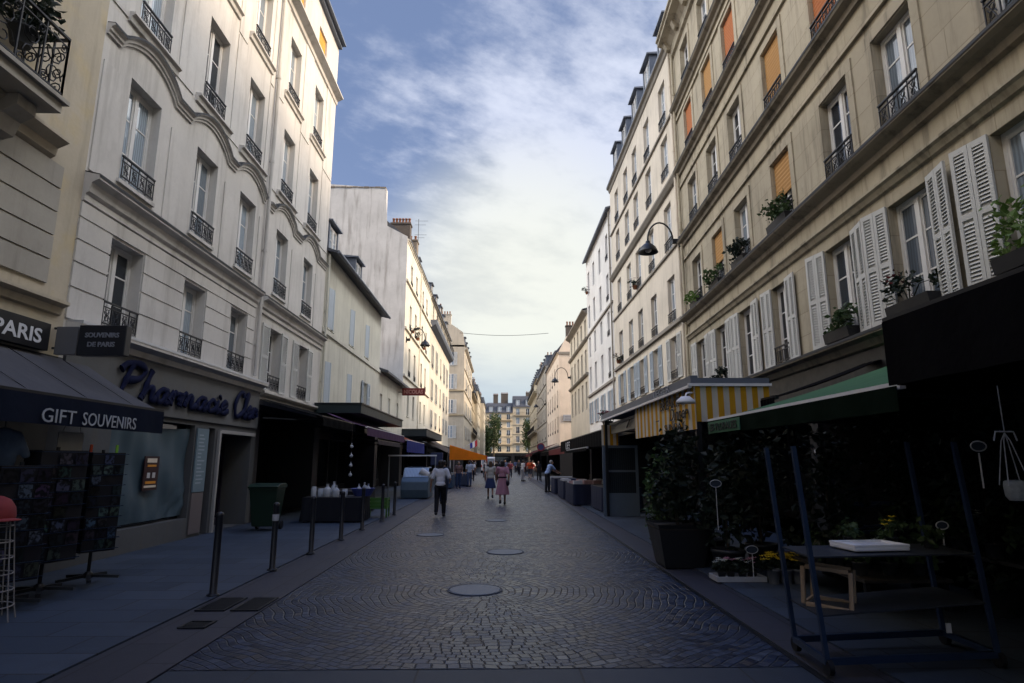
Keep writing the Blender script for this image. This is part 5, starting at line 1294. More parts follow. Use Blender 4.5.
person('person in dark blue trousers beside the orange canopy', -2.55, 38.4, R(200), 'stand', (.16,.10,.10), (.03,.05,.11), height=1.64)
crowd = [(-2.3,52,'walk',(.55,.55,.58),(.03,.03,.05),'trousers','person in a white top far off on the left kerb'), (-1.0,47,'walk2',(.04,.04,.05),(.02,.02,.03),'trousers','person in black between the orange canopy and the one in pink'),
 (-.2,56,'walk',(.02,.02,.025),(.015,.015,.02),'trousers','distant person in black in mid street, left of centre'), (1.9,52,'stand',(.62,.62,.62),(.3,.3,.32),'trousers','distant person all in white near the right kerb'),
 (2.7,56,'walk2',(.62,.11,.04),(.04,.04,.05),'shorts','distant person in an orange red top near the right kerb'), (3.1,60,'stand',(.55,.05,.03),(.1,.1,.1),'trousers','distant person in a red top behind the orange red one'),
 (3.3,53,'stand',(.03,.03,.035),(.02,.02,.02),'trousers','distant person in black beside the red tops'), (3.5,66,'walk',(.6,.58,.55),(.05,.05,.08),'trousers','distant person in a cream shirt behind the red tops'),
 (-1.6,64,'stand',(.35,.36,.4),(.05,.06,.1),'trousers','distant person in a grey top left of centre'), (.6,70,'walk2',(.10,.12,.2),(.03,.03,.05),'trousers','distant person in navy in the middle of the street'),
 (1.4,82,'walk',(.3,.3,.34),(.04,.04,.06),'trousers','distant person in a light grey shirt, right of centre'), (-.9,84,'walk2',(.05,.05,.06),(.02,.02,.03),'trousers','distant dark clad person beyond the grey topped one'),
 (2.3,92,'stand',(.12,.16,.3),(.04,.04,.05),'trousers','very distant person in blue on the right'), (-2.0,98,'walk',(.3,.22,.2),(.05,.05,.06),'trousers','very distant person in brown on the left'), (.2,104,'walk2',(.4,.4,.42),(.04,.04,.05),'trousers','very distant person in a pale top at the vanishing point'),
 (3.2,76,'stand',(.14,.02,.025),(.03,.03,.03),'trousers','distant person in dark red under the right awnings'), (1.0,60,'walk',(.25,.06,.07),(.03,.03,.05),'trousers','distant person in a dull red top just right of centre'), (-.5,75,'walk2',(.5,.45,.35),(.05,.05,.07),'shorts','distant person in a tan top and shorts, centre'),
 (-2.7,58,'stand',(.06,.09,.18),(.03,.03,.04),'trousers','distant person in dark blue beyond the orange canopy'), (2.2,72,'walk2',(.07,.07,.08),(.02,.02,.03),'trousers','distant person in charcoal at the right awnings'), (1.6,110,'walk',(.35,.3,.28),(.05,.05,.06),'trousers','very distant person in beige on the right'), (-1.2,118,'stand',(.12,.12,.16),(.04,.04,.05),'trousers','very distant person in slate grey on the left'), (2.9,100,'walk2',(.4,.08,.05),(.04,.04,.05),'trousers','very distant person in red on the right'),
 (-3.0,74,'stand',(.2,.2,.22),(.05,.05,.06),'trousers','distant person at the left shop fronts')]
for i, (x, y, po, tp, bt, kd, lb) in enumerate(crowd):
    person(lb, x, y, R((0, 180, 30, -60, 170)[i % 5]), po, tp, bt, kd, ('short', (HAIRM, HAIR_B)[i % 2]), 1.62+.04*(i % 5), vox=.012, group='people far up the street')

# ------------------------------------------------------------------ left pavement goods
CARD = card_material(); PAPER = mat('white card', (.5,.5,.5), .5)
def caster_base(o, x, y, z=.03, L=.36):
    mb = MB(); wh = []
    for k in range(5):
        a = 2*PI*k/5+.3; e = (x+L*math.cos(a), y+L*math.sin(a)); mb.bar((x,y,z+.13),(e[0],e[1],z+.10),.05,.035); wh.append(e)
    mb.lathe([(.06,0),(.06,.05),(.03,.08)], (x,y,z+.1), 12); b_ = mb.build('base', DARKM, o, rel=True)
    for e in wh:
        m2 = MB(); m2.tube([(e[0]-.018,e[1],z+.04),(e[0]+.018,e[1],z+.04)], .04, 12); m2.bar((e[0],e[1],z+.05),(e[0],e[1],z+.1),.03); m2.build('caster', BLACKW, b_, rel=True)
def card_rack(label, x, y, rz, w, d_, z0, z1, rows, seed, clips=()):
    o = thing('postcard_rack', label, 'postcard rack', (x, y, .03)); caster_base(o, x, y)
    mb = MB(); mb.tube([(x,y,.14),(x,y,z1+.04)], .022, 10); mb.build('pole', DARKM, o, rel=True)
    M = Matrix.Rotation(rz, 3, 'Z'); P = lambda u, v, z: Vector((x,y,0)) + M @ Vector((u,v,z)); q = MB()
    q.obox(P(0,0,(z0+z1)/2), (w, d_, z1-z0), M); q.build('display_panel', mat('black rack board', (.012,.012,.016), .45), o, rel=True)
    q = MB(); rr = random.Random(seed)
    n = 3
    for j in range(rows+1):
        z = z0+.03+(z1-z0-.05)*j/rows
        for sgn in (-1, 1):
            q.bar(P(-w/2, sgn*(d_/2+.035), z), P(w/2, sgn*(d_/2+.035), z), .007); 
            for u in (-w/2, w/2): q.bar(P(u, sgn*d_/2, z), P(u, sgn*(d_/2+.035), z), .007)
        for sgn in (-1, 1): q.bar(P(sgn*(w/2+.03), -d_/2-.03, z), P(sgn*(w/2+.03), d_/2+.03, z), .007)
    q.build('wire_pockets', STEEL, o, rel=True)
    key = ('card', w)
    for j in range(rows):
        z = z0+.04+(z1-z0-.05)*j/rows; h = min(.15, (z1-z0)/rows*.8)
        for k in range(n):
            if rr.random() < .25: continue
            u = -w/2 + w*(k+.5)/n; c_ = MB(); c_.obox(P(u, -(d_/2+.02), z+h/2), (w/n*.8, .006, h), M)
            c = c_.build('postcard', CARD, None); c.data.transform(Matrix.Translation((0,0,0)))
            tag(c, 'small postcard in the pockets of the %s' % ' '.join(label.split()[:8]), 'postcard', 'postcards in the racks')
    for u, cc in clips:
        c_ = MB(); c_.obox(P(u, 0, z1+.05), (.03, .02, .12), M); c_.build('clip', cc, o, rel=True)
    return o
CLIP_R = mat('orange red clip', (.55,.08,.03), .5); CLIP_G = mat('green clip', (.18,.4,.04), .5)
card_rack('tall black postcard rack with orange and green clips', -5.47, 8.66, R(58), .42, .34, .47, 1.76, 9, 1, ((-.16, CLIP_R), (.17, CLIP_G)))
card_rack('wide black postcard rack left of the one with clips', -5.52, 7.85, R(70), .58, .3, .45, 1.78, 8, 2)
card_rack('low black postcard rack at the left edge beside the wire stand', -5.45, 7.2, R(60), .5, .3, .35, 1.6, 7, 3)
o = thing('hanging_garment', 'pale blue garment hung under the souvenir awning', 'clothing', (-5.9, 7.45, 1.75)); mb = MB()
mb.sphere((-5.9,7.45,1.85), .20, .07, .2, 16, 12); mb.capsule((-6.03,7.42,1.95), (-6.16,7.38,1.72), .06, .05); mb.capsule((-5.77,7.48,1.95), (-5.66,7.52,1.72), .06, .05); mb.sphere((-5.9,7.45,1.68), .19, .07, .18)
put('shirt', remeshed(mb.shift(o.location), .02, 'shirt'), mat('pale blue cloth', (.10,.14,.22), .85, var=.4, scale=9), o); mb = MB(); mb.tube([(-5.9,7.45,2.05),(-5.9,7.45,2.2),(-5.86,7.45,2.23)], .006, 5); mb.build('hanger', DARKM, o, rel=True)
o = thing('price_board', 'white card hung under the souvenir lettering', 'sign', (-5.6, 8.2, 1.95)); mb = MB(); mb.box(-5.62, -5.61, 7.95, 8.42, 1.78, 2.02); mb.build('card', mat('grey white card', (.26,.26,.25), .6), o, rel=True); mb = MB(); mb.tube([(-5.615,8.0,2.0),(-5.6,8.1,2.2)], .004, 4); mb.tube([(-5.615,8.36,2.0),(-5.6,8.3,2.2)], .004, 4); mb.build('string', DARKM, o, rel=True)
# white wire stand with a red cap at the very edge
o = thing('wire_stand', 'white wire display stand cut by the left edge of the picture', 'display stand', (-5.30, 6.75, .03)); WIRE = mat('white wire', (.24,.22,.21), .5)
for j in range(6):
    z = .18+.16*j; r = .26-.02*j; mb = MB(); mb.tube([(-5.30+r*math.cos(2*PI*k/20), 6.75+r*math.sin(2*PI*k/20), z) for k in range(20)], .007, 5, closed=True); mb.build('hoop', WIRE, o, rel=True)
for k in range(8):
    a = 2*PI*k/8; mb = MB(); mb.tube([(-5.30+.29*math.cos(a), 6.75+.29*math.sin(a), .035), (-5.30+.26*math.cos(a), 6.75+.26*math.sin(a), .2), (-5.30+.16*math.cos(a), 6.75+.16*math.sin(a), 1.05)], .007, 5); mb.build('upright', WIRE, o, rel=True)
o = thing('cap', 'red cap resting on top of the white wire stand', 'cap', (-5.30, 6.75, 1.05)); mb = MB(); mb.lathe([(.17,0),(.175,.03),(.16,.12),(.11,.2),(.04,.235),(.001,.24)], seg=20); mb.build('crown', mat('red felt', (.20,.025,.025), .8), o); mb = MB(); mb.lathe([(.10,.0),(.17,-.012),(.17,-.004),(.10,.012)], (.10,-.05,0), 20); mb.build('brim', mat('red felt', (.20,.025,.025), .8), o)

# market shop table with bottles
def table(label, x0, x1, y0, y1, h, m, z=.03, skirt=None):
    o = thing('stall_table', label, 'table', ((x0+x1)/2, (y0+y1)/2, z)); mb = MB(); mb.box(x0, x1, y0, y1, z+h-.04, z+h); mb.build('table_top', m, o, rel=True, bevel=.006)
    for x in (x0+.06, x1-.06):
        for y in (y0+.06, y1-.06): mb = MB(); mb.box(x-.025, x+.025, y-.025, y+.025, z, z+h-.04); mb.build('leg', DARKM, o, rel=True)
    if skirt:
        mb = MB(); vs = []; fs = []; P = []
        for a, b_ in (((x0,y0),(x1,y0)),((x1,y0),(x1,y1)),((x1,y1),(x0,y1)),((x0,y1),(x0,y0))):
            for i in range(14): P.append((a[0]+(b_[0]-a[0])*i/14, a[1]+(b_[1]-a[1])*i/14))
        cx, cy_ = (x0+x1)/2, (y0+y1)/2; n = len(P)
        for j, (zz, k) in enumerate(((z+h-.002, .012), (z+h*.5, .03), (z+.04, .05))):
            for i, p in enumerate(P):
                w_ = k+.02*j*math.sin(i*2.2); dx_, dy_ = (p[0]-cx), (p[1]-cy_); L = math.hypot(dx_, dy_); vs.append((p[0]+dx_/L*w_, p[1]+dy_/L*w_, zz))
        for j in range(2):
            for i in range(n): i2 = (i+1) % n; fs.append((j*n+i, j*n+i2, (j+1)*n+i2, (j+1)*n+i))
        mb.add(vs, fs, True); mb.build('skirt', skirt, o, rel=True)
    return o
DKWOOD = mat('dark boards', (.03,.026,.024), .6, var=.25)
table('dark market table with bottles on it, outside the black awning on the left', -5.3, -3.75, 17.0, 18.2, .66, DKWOOD, skirt=cloth((.012,.013,.018)))
table('second dark market table behind the one with bottles', -5.5, -4.2, 19.0, 21.2, .72, DKWOOD, skirt=cloth((.014,.014,.016)))
BOT = mat('milky bottle', (.42,.44,.47), .35, var=.08)
def bottle_mesh(r, h):
    mb = MB(); mb.lathe([(r*.96,0),(r,.01),(r,h*.8),(r*.9,h*.84),(r*.9,h*.97),(r*.85,h)] if h < .28 else [(r*.9,0),(r,.02),(r,h*.55),(r*.8,h*.68),(r*.38,h*.78),(r*.36,h*.95),(r*.42,h*.96),(r*.42,h)], seg=14); return mb.mesh('bottle')
for i, (x, y, r, h) in enumerate([(-4.72,17.25,.11,.34),(-4.5,17.3,.10,.3),(-4.93,17.4,.09,.22),(-4.62,17.55,.09,.4),(-4.3,17.5,.08,.2),(-5.1,17.3,.07,.27)]):
    tag(put('bottle', bottle_mesh(r, h), BOT, None, (x, y, .69)), ['tall milky bottle on the dark market table, nearest to its middle', 'squat milky bottle right beside the tall one on the dark table', 'short milky jar at the back of the dark table', 'tallest milky bottle behind the others on the dark table', 'small milky jar on the right part of the dark table', 'slim milky bottle at the left end of the dark table'][i], 'bottle', 'bottles on the market table')
o = thing('tub', 'blue cloth lined tub of white jars at the kerb end of the market table', 'tub', (-3.85, 17.7, .69)); mb = MB(); mb.lathe([(.22,0),(.33,.2),(.34,.21),(.30,.2),(.2,.03),(.001,.03)], seg=24); mb.build('bowl', mat('blue tub', (.05,.07,.28), .5), o)
for i, (dx_, dy_, h) in enumerate([(-.1,-.05,.3),(.08,-.08,.26),(.02,.1,.34),(.14,.06,.3)]):
    tag(put('jar', bottle_mesh(.06, h), BOT, None, (-3.85+dx_, 17.7+dy_, .72)), 'white jar standing in the blue tub on the market table', 'jar', 'jars in the blue tub')
o = thing('crate', 'bright green plastic crate beside the market table by the bollards', 'crate', (-3.6, 18.75, .03)); GC = mat('green crate', (.05,.15,.02), .5); mb = MB(); x, y = -3.6, 18.75
mb.box(x-.28,x+.28,y-.2,y+.2,.27,.29)
for s in (-1, 1):
    for k in range(3): mb.box(x-.28,x+.28,y+s*.2-.012,y+s*.2+.012,.30+.1*k,.37+.1*k); mb.box(x+s*.28-.012,x+s*.28+.012,y-.188,y+.188,.30+.1*k,.37+.1*k)
    for q in (-1, 1): mb.box(x+s*.28-.02,x+s*.28+.02,y+q*.2-.02,y+q*.2+.02,.03,.58)
mb.build('crate_body', GC, o, rel=True)
o = thing('garlic_string', 'string of pale bulbs hanging in the dark market shop', 'garlic string', (-4.2, 17.6, 1.9)); mb = MB(); mb.tube([(-4.2,17.6,2.8),(-4.2,17.6,1.2)], .008, 5); mb.build('cord', TWIG, o, rel=True)
for k in range(4):
    mb = MB(); mb.sphere((-4.2,17.6,1.27+.26*k), .05, .05, .045); mb.capsule((-4.2,17.6,1.3+.26*k),(-4.2,17.6,1.37+.26*k),.015,.008); mb.build('bulb', BOT, o, rel=True)
# white post and blue counter of the ice stall
o = thing('market_counter', 'blue grey curved market counter with a sloping glass front on the left pavement', 'counter', (-3.75, 28.6, .03)); CB = mat('blue grey counter', (.075,.115,.15), .45, var=.15)
mb = MB(); prof = [(27.6,.05),(27.5,.4),(27.55,.75),(27.8,.95),(29.4,1.05),(29.6,.9),(29.6,.05)]; n = len(prof)
mb.extrude_x(prof, -4.35, -3.15); mb.build('counter_body', CB, o, rel=True, bevel=.03)
mb = MB(); mb.extrude_x([(27.8,.96),(28.2,1.35),(29.3,1.38),(29.3,1.34),(28.24,1.31),(27.86,.96)], -4.3, -3.2); mb.build('glass_hood', PANE, o, rel=True)
mb = MB(); mb.tube([(-3.55,28.0,1.22),(-3.2,28.0,1.0)], .16, 18); tag(mb.build('paper_roll', PAPER), 'white paper roll lying on the blue grey counter', 'paper roll')
o = thing('menu_board', 'navy blue box sign on a post behind the blue grey counter', 'sign', (-3.2, 31, .03)); mb = MB(); mb.box(-3.45,-2.85,30.95,31.15,1.45,2.05); mb.build('board', mat('navy board', (.02,.03,.09), .4), o, rel=True, bevel=.02); mb = MB(); mb.box(-3.19,-3.11,31.0,31.08,.03,1.45); mb.build('post', DARKM, o, rel=True)
o = thing('canopy_rail', 'thin white rail on posts over the blue grey counter', 'rail', (-4, 29, .03)); mb = MB(); mb.bar((-5.2,29,1.9),(-2.95,29,1.9),.06); mb.build('rail', WHITEP, o, rel=True)
for x in (-5.15,-3.0): mb = MB(); mb.bar((x,29,.03),(x,29,1.9),.05); mb.build('post', mat('grey post', (.2,.22,.24), .5), o, rel=True)
table('dark goods table under the orange canopy', -3.5, -2.2, 42, 44, .8, DKWOOD, .012, skirt=cloth((.05,.06,.09)))
table('blue clothed stall table before the orange canopy on the left', -3.9, -2.9, 37.5, 40, .8, DKWOOD, .03, skirt=cloth((.04,.07,.12)))
o = thing('delivery_van', 'white delivery van parked far up the street on the left', 'van', (-1.6, 88, 0)); mb = MB(); VW = mat('white van paint', (.6,.6,.62), .35)
mb.extrude_x([(86.0,.35),(86.0,2.05),(86.15,2.2),(89.2,2.2),(90.2,1.25),(90.9,1.1),(91.0,.35)], -2.6, -.7); mb.build('body', VW, o, rel=True, bevel=.06)
mb = MB(); mb.box(-2.45,-.85,85.985,86.0,1.25,1.95); mb.build('rear_window', PANE, o, rel=True)
for x in (-2.55,-.75):
    mb = MB(); mb.box(x-.05,x+.05,85.97,86.0,.8,1.15); mb.build('tail_light', mat('tail light red', (.35,.02,.02), .3), o, rel=True)
    for y in (86.9, 90): mb = MB(); mb.tube([(x-.1,y,.34),(x+.1,y,.34)], .33, 20); mb.build('wheel', BLACKW, o, rel=True)
# ------------------------------------------------------------------ right pavement: trolley
o = thing('plant_trolley', 'blue steel plant trolley with two shelves in the right foreground', 'trolley', (3.25, 5.4, .03), 0)
z0 = .03; LX = -.13
ups = [((2.54,5.05),1.74),((2.58,5.66),1.74),((4.0,5.2),1.78),((4.02,5.84),1.80)]
for (x, y), h in ups:
    mb = MB(); mb.box(-.017,.017,-.017,.017,.10,h); n0 = len(mb.v); mb.v = [(x+vx+LX*(vz/1.75), y+vy, z0+vz) for vx, vy, vz in mb.v]; p = mb.build('upright', STEEL, o, rel=True)
    if y > 5.5:
        mb = MB(); mb.box(-.026,.026,-.026,.026,h,h+.05); mb.v = [(x+vx+LX*(vz/1.75), y+vy, z0+vz) for vx, vy, vz in mb.v]; mb.build('end_cap', mat('white cap', (.6,.6,.62), .5), p, rel=True)
    w_ = MB(); w_.tube([(x-.02,y,z0+.06),(x+.02,y,z0+.06)], .06, 16); w_.build('caster', BLACKW, o, rel=True)
SHELF = mat('shelf board', (.022,.026,.034), .5, var=.3)
def shelf(z, zr=0):
    k = LX*z/1.75; A = Vector((2.54+k,5.05,z0+z)); B_ = Vector((4.0+k,5.2,z0+z+zr)); C_ = Vector((4.02+k,5.84,z0+z+zr)); D = Vector((2.58+k,5.66,z0+z)); dz = Vector((0,0,.012))
    mb = MB(); mb.add([A,B_,C_,D,A+dz,B_+dz,C_+dz,D+dz], [(3,2,1,0),(4,5,6,7),(0,1,5,4),(1,2,6,5),(2,3,7,6),(3,0,4,7)]); p = mb.build('shelf', SHELF, o, rel=True)
    mb = MB()
    for a, b_ in ((A,B_),(B_,C_),(C_,D),(D,A)): mb.bar(a-Vector((0,0,.01)), b_-Vector((0,0,.01)), .03, .05)
    mb.build('shelf_rail', STEEL, p, rel=True)
shelf(.86); shelf(.42, .06)
mb = MB()
for a, b_ in (((2.53,5.05),(3.99,5.2)),((3.99,5.2),(4.01,5.84)),((4.01,5.84),(2.57,5.66)),((2.57,5.66),(2.53,5.05))): mb.bar((a[0],a[1],.13),(b_[0],b_[1],.13),.035,.05)
mb.build('base_frame', STEEL, o, rel=True)
o = thing('polystyrene_tray', 'flat white tray lying on the top shelf of the plant trolley', 'tray', (3.2, 5.42, .905)); M = Matrix.Rotation(R(6), 3, 'Z'); mb = MB(); mb.obox((3.17,5.42,.93), (.50,.34,.035), M); mb.build('base', WHITEP, o, rel=True, bevel=.01); mb = MB()
for u, v, a, b_ in ((-.24,0,.02,.34),(.24,0,.02,.34),(0,-.16,.46,.02),(0,.16,.46,.02)): mb.obox(Vector((3.17,5.42,.955)) + M @ Vector((u,v,0)), (a,b_,.018), M)
mb.build('rim', WHITEP, o, rel=True)
TAN = mat('tan plastic', (.30,.22,.15), .5, var=.12)
o = thing('tan_frame', 'tan plastic crate lying on its side on the lower shelf of the trolley', 'crate', (2.72, 5.3, .46)); c0 = Vector((2.70,5.28,.62)); M = Matrix.Rotation(R(-38), 3, 'Z') @ Matrix.Rotation(R(3), 3, 'Y')
def rim(c, w, h, t, d_):
    mb = MB()
    for u, v, a, b_ in ((-w/2,0,t,h),(w/2,0,t,h),(0,-h/2,w-t,t),(0,h/2,w-t,t)): mb.obox(c + M @ Vector((u,0,v)), (a,d_,b_), M)
    return mb
rim(c0, .36, .30, .035, .04).build('rim', TAN, o, rel=True, bevel=.008); mb = rim(c0 + M @ Vector((0,.26,0)), .32, .27, .03, .03); mb.build('rear_frame', TAN, o, rel=True)
mb = MB()
for u, v in ((-.165,-.135),(.165,-.135),(-.165,.135),(.165,.135)): mb.bar(c0 + M @ Vector((u,.02,v)), c0 + M @ Vector((u*.93,.25,v*.93)), .02)
mb.build('rib', TAN, o, rel=True)
o = thing('price_tag', 'small white tag clipped to the bottom of the plant trolley', 'tag', (3.68, 5.3, .3)); mb = MB(); mb.box(3.655,3.70,5.28,5.284,.27,.345); mb.build('tag_card', PAPER, o, rel=True); mb = MB(); mb.tube([(3.678,5.284,.34),(3.678,5.29,.44)], .003, 4); mb.build('string', DARKM, o, rel=True)

# ------------------------------------------------------------------ flower stall
FY = mat('yellow petals', (.62,.46,.02), .6); FP = mat('pink petals', (.45,.20,.26), .6); FW = mat('cream petals', (.45,.45,.38), .6); FM = mat('magenta petals', (.25,.02,.08), .6)
def plant(label, x, y, z, pr, ph, rx, rz, n, size, leaf, potm=None, seed=0, flowers=None, nf=0, group=None, name='potted_plant', stems=6, fsz=.05):
    o = thing(name, label, 'plant', (x, y, z), random.Random(seed).uniform(0, 6), group)
    put('pot', pot_mesh(pr, ph), potm or POT_DK, o)
    put('foliage', leaf_mesh('foliage', n, rx, rx, rz, size, seed % 5, .0, stems), leaf, o, (0, 0, ph+rz*.85))
    if flowers:
        mb = MB(); rr = random.Random(seed+9)
        for k in range(nf):
            a = rr.uniform(0, 2*PI); q = math.sqrt(rr.random())*rx*1.05; c = Vector((q*math.cos(a), q*math.sin(a), ph+rz*(1.75-.5*(q/rx)**2)+rr.uniform(-.02,.02)))
            for p in range(6): b_ = 2*PI*p/6+a; t_ = Vector((math.cos(b_), math.sin(b_), .35)); sd_ = Vector((-math.sin(b_), math.cos(b_), 0)); mb.add([c, c+t_*fsz*.5+sd_*fsz*.25, c+t_*fsz, c+t_*fsz*.5-sd_*fsz*.25], [(0,1,2,3)])
        mb.build('flowers', flowers, o)
    return o
def bench(label, x0, x1, y0, y1, h): return table(label, x0, x1, y0, y1, h, DKWOOD)
# tall shrubs in front of the terrace
PLTR = mat('dark planter', (.008,.009,.011), .5, var=.2)
o = thing('planter', 'dark square planter at the near corner of the cafe terrace', 'planter', (2.78, 10.05, .03)); mb = MB(); vs = []
for z, q in ((.03,.3),(.62,.40),(.68,.42)): vs += [(2.86-q,10.15-q,z),(2.86+q,10.15-q,z),(2.86+q,10.15+q,z),(2.86-q,10.15+q,z)]
mb.add(vs, [(0,3,2,1),(0,1,5,4),(1,2,6,5),(2,3,7,6),(3,0,4,7),(4,5,9,8),(5,6,10,9),(6,7,11,10),(7,4,8,11)]); mb.build('box', PLTR, o, rel=True); mb = MB(); mb.box(2.46,3.26,9.75,10.55,.6,.64); mb.build('soil', mat('soil', (.02,.015,.012), .95), o, rel=True)
def shrub(label, x, y, z, rx, rz, n, size, leaf, seed, group=None):
    o = thing('shrub', label, 'plant', (x, y, z), seed*1.3, group); put('foliage', leaf_mesh('foliage', n, rx, rx, rz, size, seed, 0, 9), leaf, o, (0,0,rz*1.05)); mb = MB(); mb.tube([(0,0,0),(.02,.01,rz*.8),(-.02,0,rz*1.4)], [.03,.02,.01], 7); mb.build('stem', TWIG, o); return o
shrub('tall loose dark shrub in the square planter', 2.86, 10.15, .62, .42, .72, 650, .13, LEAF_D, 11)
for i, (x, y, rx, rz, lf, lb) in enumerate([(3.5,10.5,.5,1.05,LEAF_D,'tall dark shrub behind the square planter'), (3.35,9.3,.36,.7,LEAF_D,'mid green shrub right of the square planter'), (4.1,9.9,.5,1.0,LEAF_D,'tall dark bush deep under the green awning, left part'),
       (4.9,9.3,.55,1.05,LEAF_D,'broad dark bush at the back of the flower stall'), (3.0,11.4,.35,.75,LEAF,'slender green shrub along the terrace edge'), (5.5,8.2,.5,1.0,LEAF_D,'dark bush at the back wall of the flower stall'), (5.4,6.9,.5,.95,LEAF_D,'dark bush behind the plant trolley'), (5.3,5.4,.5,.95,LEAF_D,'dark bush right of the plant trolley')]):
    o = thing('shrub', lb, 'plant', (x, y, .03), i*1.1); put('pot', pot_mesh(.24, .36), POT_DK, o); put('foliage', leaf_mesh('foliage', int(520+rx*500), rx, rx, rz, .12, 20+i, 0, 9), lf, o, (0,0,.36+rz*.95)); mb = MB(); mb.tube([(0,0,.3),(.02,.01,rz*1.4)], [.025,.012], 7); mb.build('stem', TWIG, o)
bench('low dark bench of potted plants under the green awning', 4.0, 5.0, 7.0, 9.2, .34)
bench('taller dark bench of potted plants behind the trolley', 5.1, 5.9, 5.9, 8.6, .62)
# front row of flowers
o = thing('flower_tray', 'white tray of small pink and cream flowers on the pavement by the bench', 'tray', (3.25, 9.0, .03)); mb = MB(); mb.box(2.98,3.62,8.72,9.02,.04,.06)
for a in ((2.98,3.62,8.70,8.72),(2.98,3.62,9.02,9.04),(2.96,2.98,8.70,9.04),(3.62,3.64,8.70,9.04)): mb.box(a[0],a[1],a[2],a[3],.035,.10)
mb.build('tray', mat('grey white tray', (.40,.41,.43), .5), o, rel=True)
for i, (x, y) in enumerate([(3.08,8.86),(3.22,8.90),(3.36,8.84),(3.52,8.88)]):
    plant('small pot of %s flowers standing in the white tray' % ('pink' if i % 2 else 'cream and pink'), x, y, .062, .06, .09, .10, .09, 90, .06, LEAF_D, seed=40+i, flowers=FP if i % 2 else FW, nf=10, group='small flowers in the white tray', stems=3, fsz=.045)
for i in range(7):
    x = 3.78+.17*(i % 4)-.08*(i//4); y = 8.86-.24*(i//4)
    plant('grey pot of yellow flowers beside the white tray, between it and the trolley', x, y, .03, .085, .19, .13, .09, 110, .07, LEAF_D, mat('grey pot', (.13,.14,.16), .5), seed=50+i, flowers=FY, nf=16, group='yellow flowers beside the tray', stems=3)
k = 0
for x in (4.12,4.45,4.8):
    for y in (7.25,7.7,8.15,8.6):
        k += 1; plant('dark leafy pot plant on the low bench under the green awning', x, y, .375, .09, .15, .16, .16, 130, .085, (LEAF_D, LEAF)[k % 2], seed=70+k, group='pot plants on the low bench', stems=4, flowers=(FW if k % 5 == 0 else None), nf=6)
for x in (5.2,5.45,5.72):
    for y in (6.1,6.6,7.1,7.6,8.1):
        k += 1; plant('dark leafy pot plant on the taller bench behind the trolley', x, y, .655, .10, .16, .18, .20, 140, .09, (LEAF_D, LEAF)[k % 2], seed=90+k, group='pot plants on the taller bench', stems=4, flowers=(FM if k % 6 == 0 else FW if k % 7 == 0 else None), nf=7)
for i, (x, y) in enumerate([(2.75,5.5),(3.15,5.68),(3.5,5.62),(3.75,5.5)]):
    if i: plant('small plant pot on the upper trolley shelf, %s' % ('left', 'behind the tray', 'right behind the tray', 'at its right end')[i], x, y, .905, .05, .08, .09, .09, 80, .06, LEAF, seed=130+i, flowers=(FY if i == 2 else None), nf=4, stems=3)
def label_stick(lb, x, y, z, h, w=.13):
    o = thing('price_label', lb, 'price label', (x, y, z)); mb = MB(); mb.tube([(x,y,z),(x,y,z+h)], .006, 6); mb.build('stick', PAPER, o, rel=True)
    mb = MB(); mb.tube([(x+w*.55*math.cos(a*PI/10), y-.006, z+h+.05+w*.34*math.sin(a*PI/10)) for a in range(20)], .005, 5, closed=True); mb.build('border', PAPER, o, rel=True)
    mb = MB(); mb.extrude_poly([(x+w*.54*math.cos(a*PI/10), y, z+h+.05+w*.33*math.sin(a*PI/10)) for a in range(20)], (0,0,0), (0,.006,0)); mb.build('plaque', mat('dark slate label', (.03,.04,.06), .4), o, rel=True)
label_stick('small blue slate price label over the low bench', 3.12, 9.0, .68, .60, .15); label_stick('blue slate price label among the yellow flowers', 3.42, 8.6, .12, .30, .15); label_stick('blue slate price label tilted over the pots right of the trolley', 3.62, 4.62, 1.45, .26, .11)
label_stick('pale price label among plants right of the trolley', 3.92, 5.55, .92, .12, .10)
# hanging basket near the right edge
o = thing('hanging_basket', 'white spotted hanging pot on thin wires at the right edge', 'hanging pot', (3.86, 4.62, 1.36)); mb = MB(); WHW = mat('white thin wire', (.6,.62,.66), .4)
for a in range(4):
    q = a*PI/2+.5; mb.tube([(3.86+.10*math.cos(q),4.62+.10*math.sin(q),1.47),(3.84+.03*math.cos(q),4.62+.03*math.sin(q),1.80),(3.84,4.62,1.86)], .004, 5)
mb.tube([(3.75,4.62,1.80),(3.77,4.62,1.87),(3.91,4.62,1.87),(3.93,4.62,1.80)], .006, 6); mb.build('wire', WHW, o, rel=True)
mb = MB(); mb.lathe([(.055,0),(.075,.03),(.08,.1),(.075,.14),(.05,.15),(.05,.13),(.001,.12)], (3.87,4.62,1.36), 18); mb.build('pot', mat('spotted white pot', (.34,.37,.40), .5, var=.5, scale=30), o, rel=True); mb = MB(); mb.tube([(3.84,4.62,1.87),(3.84,4.62,2.3)], .004, 5); mb.build('hook', WHW, o, rel=True)
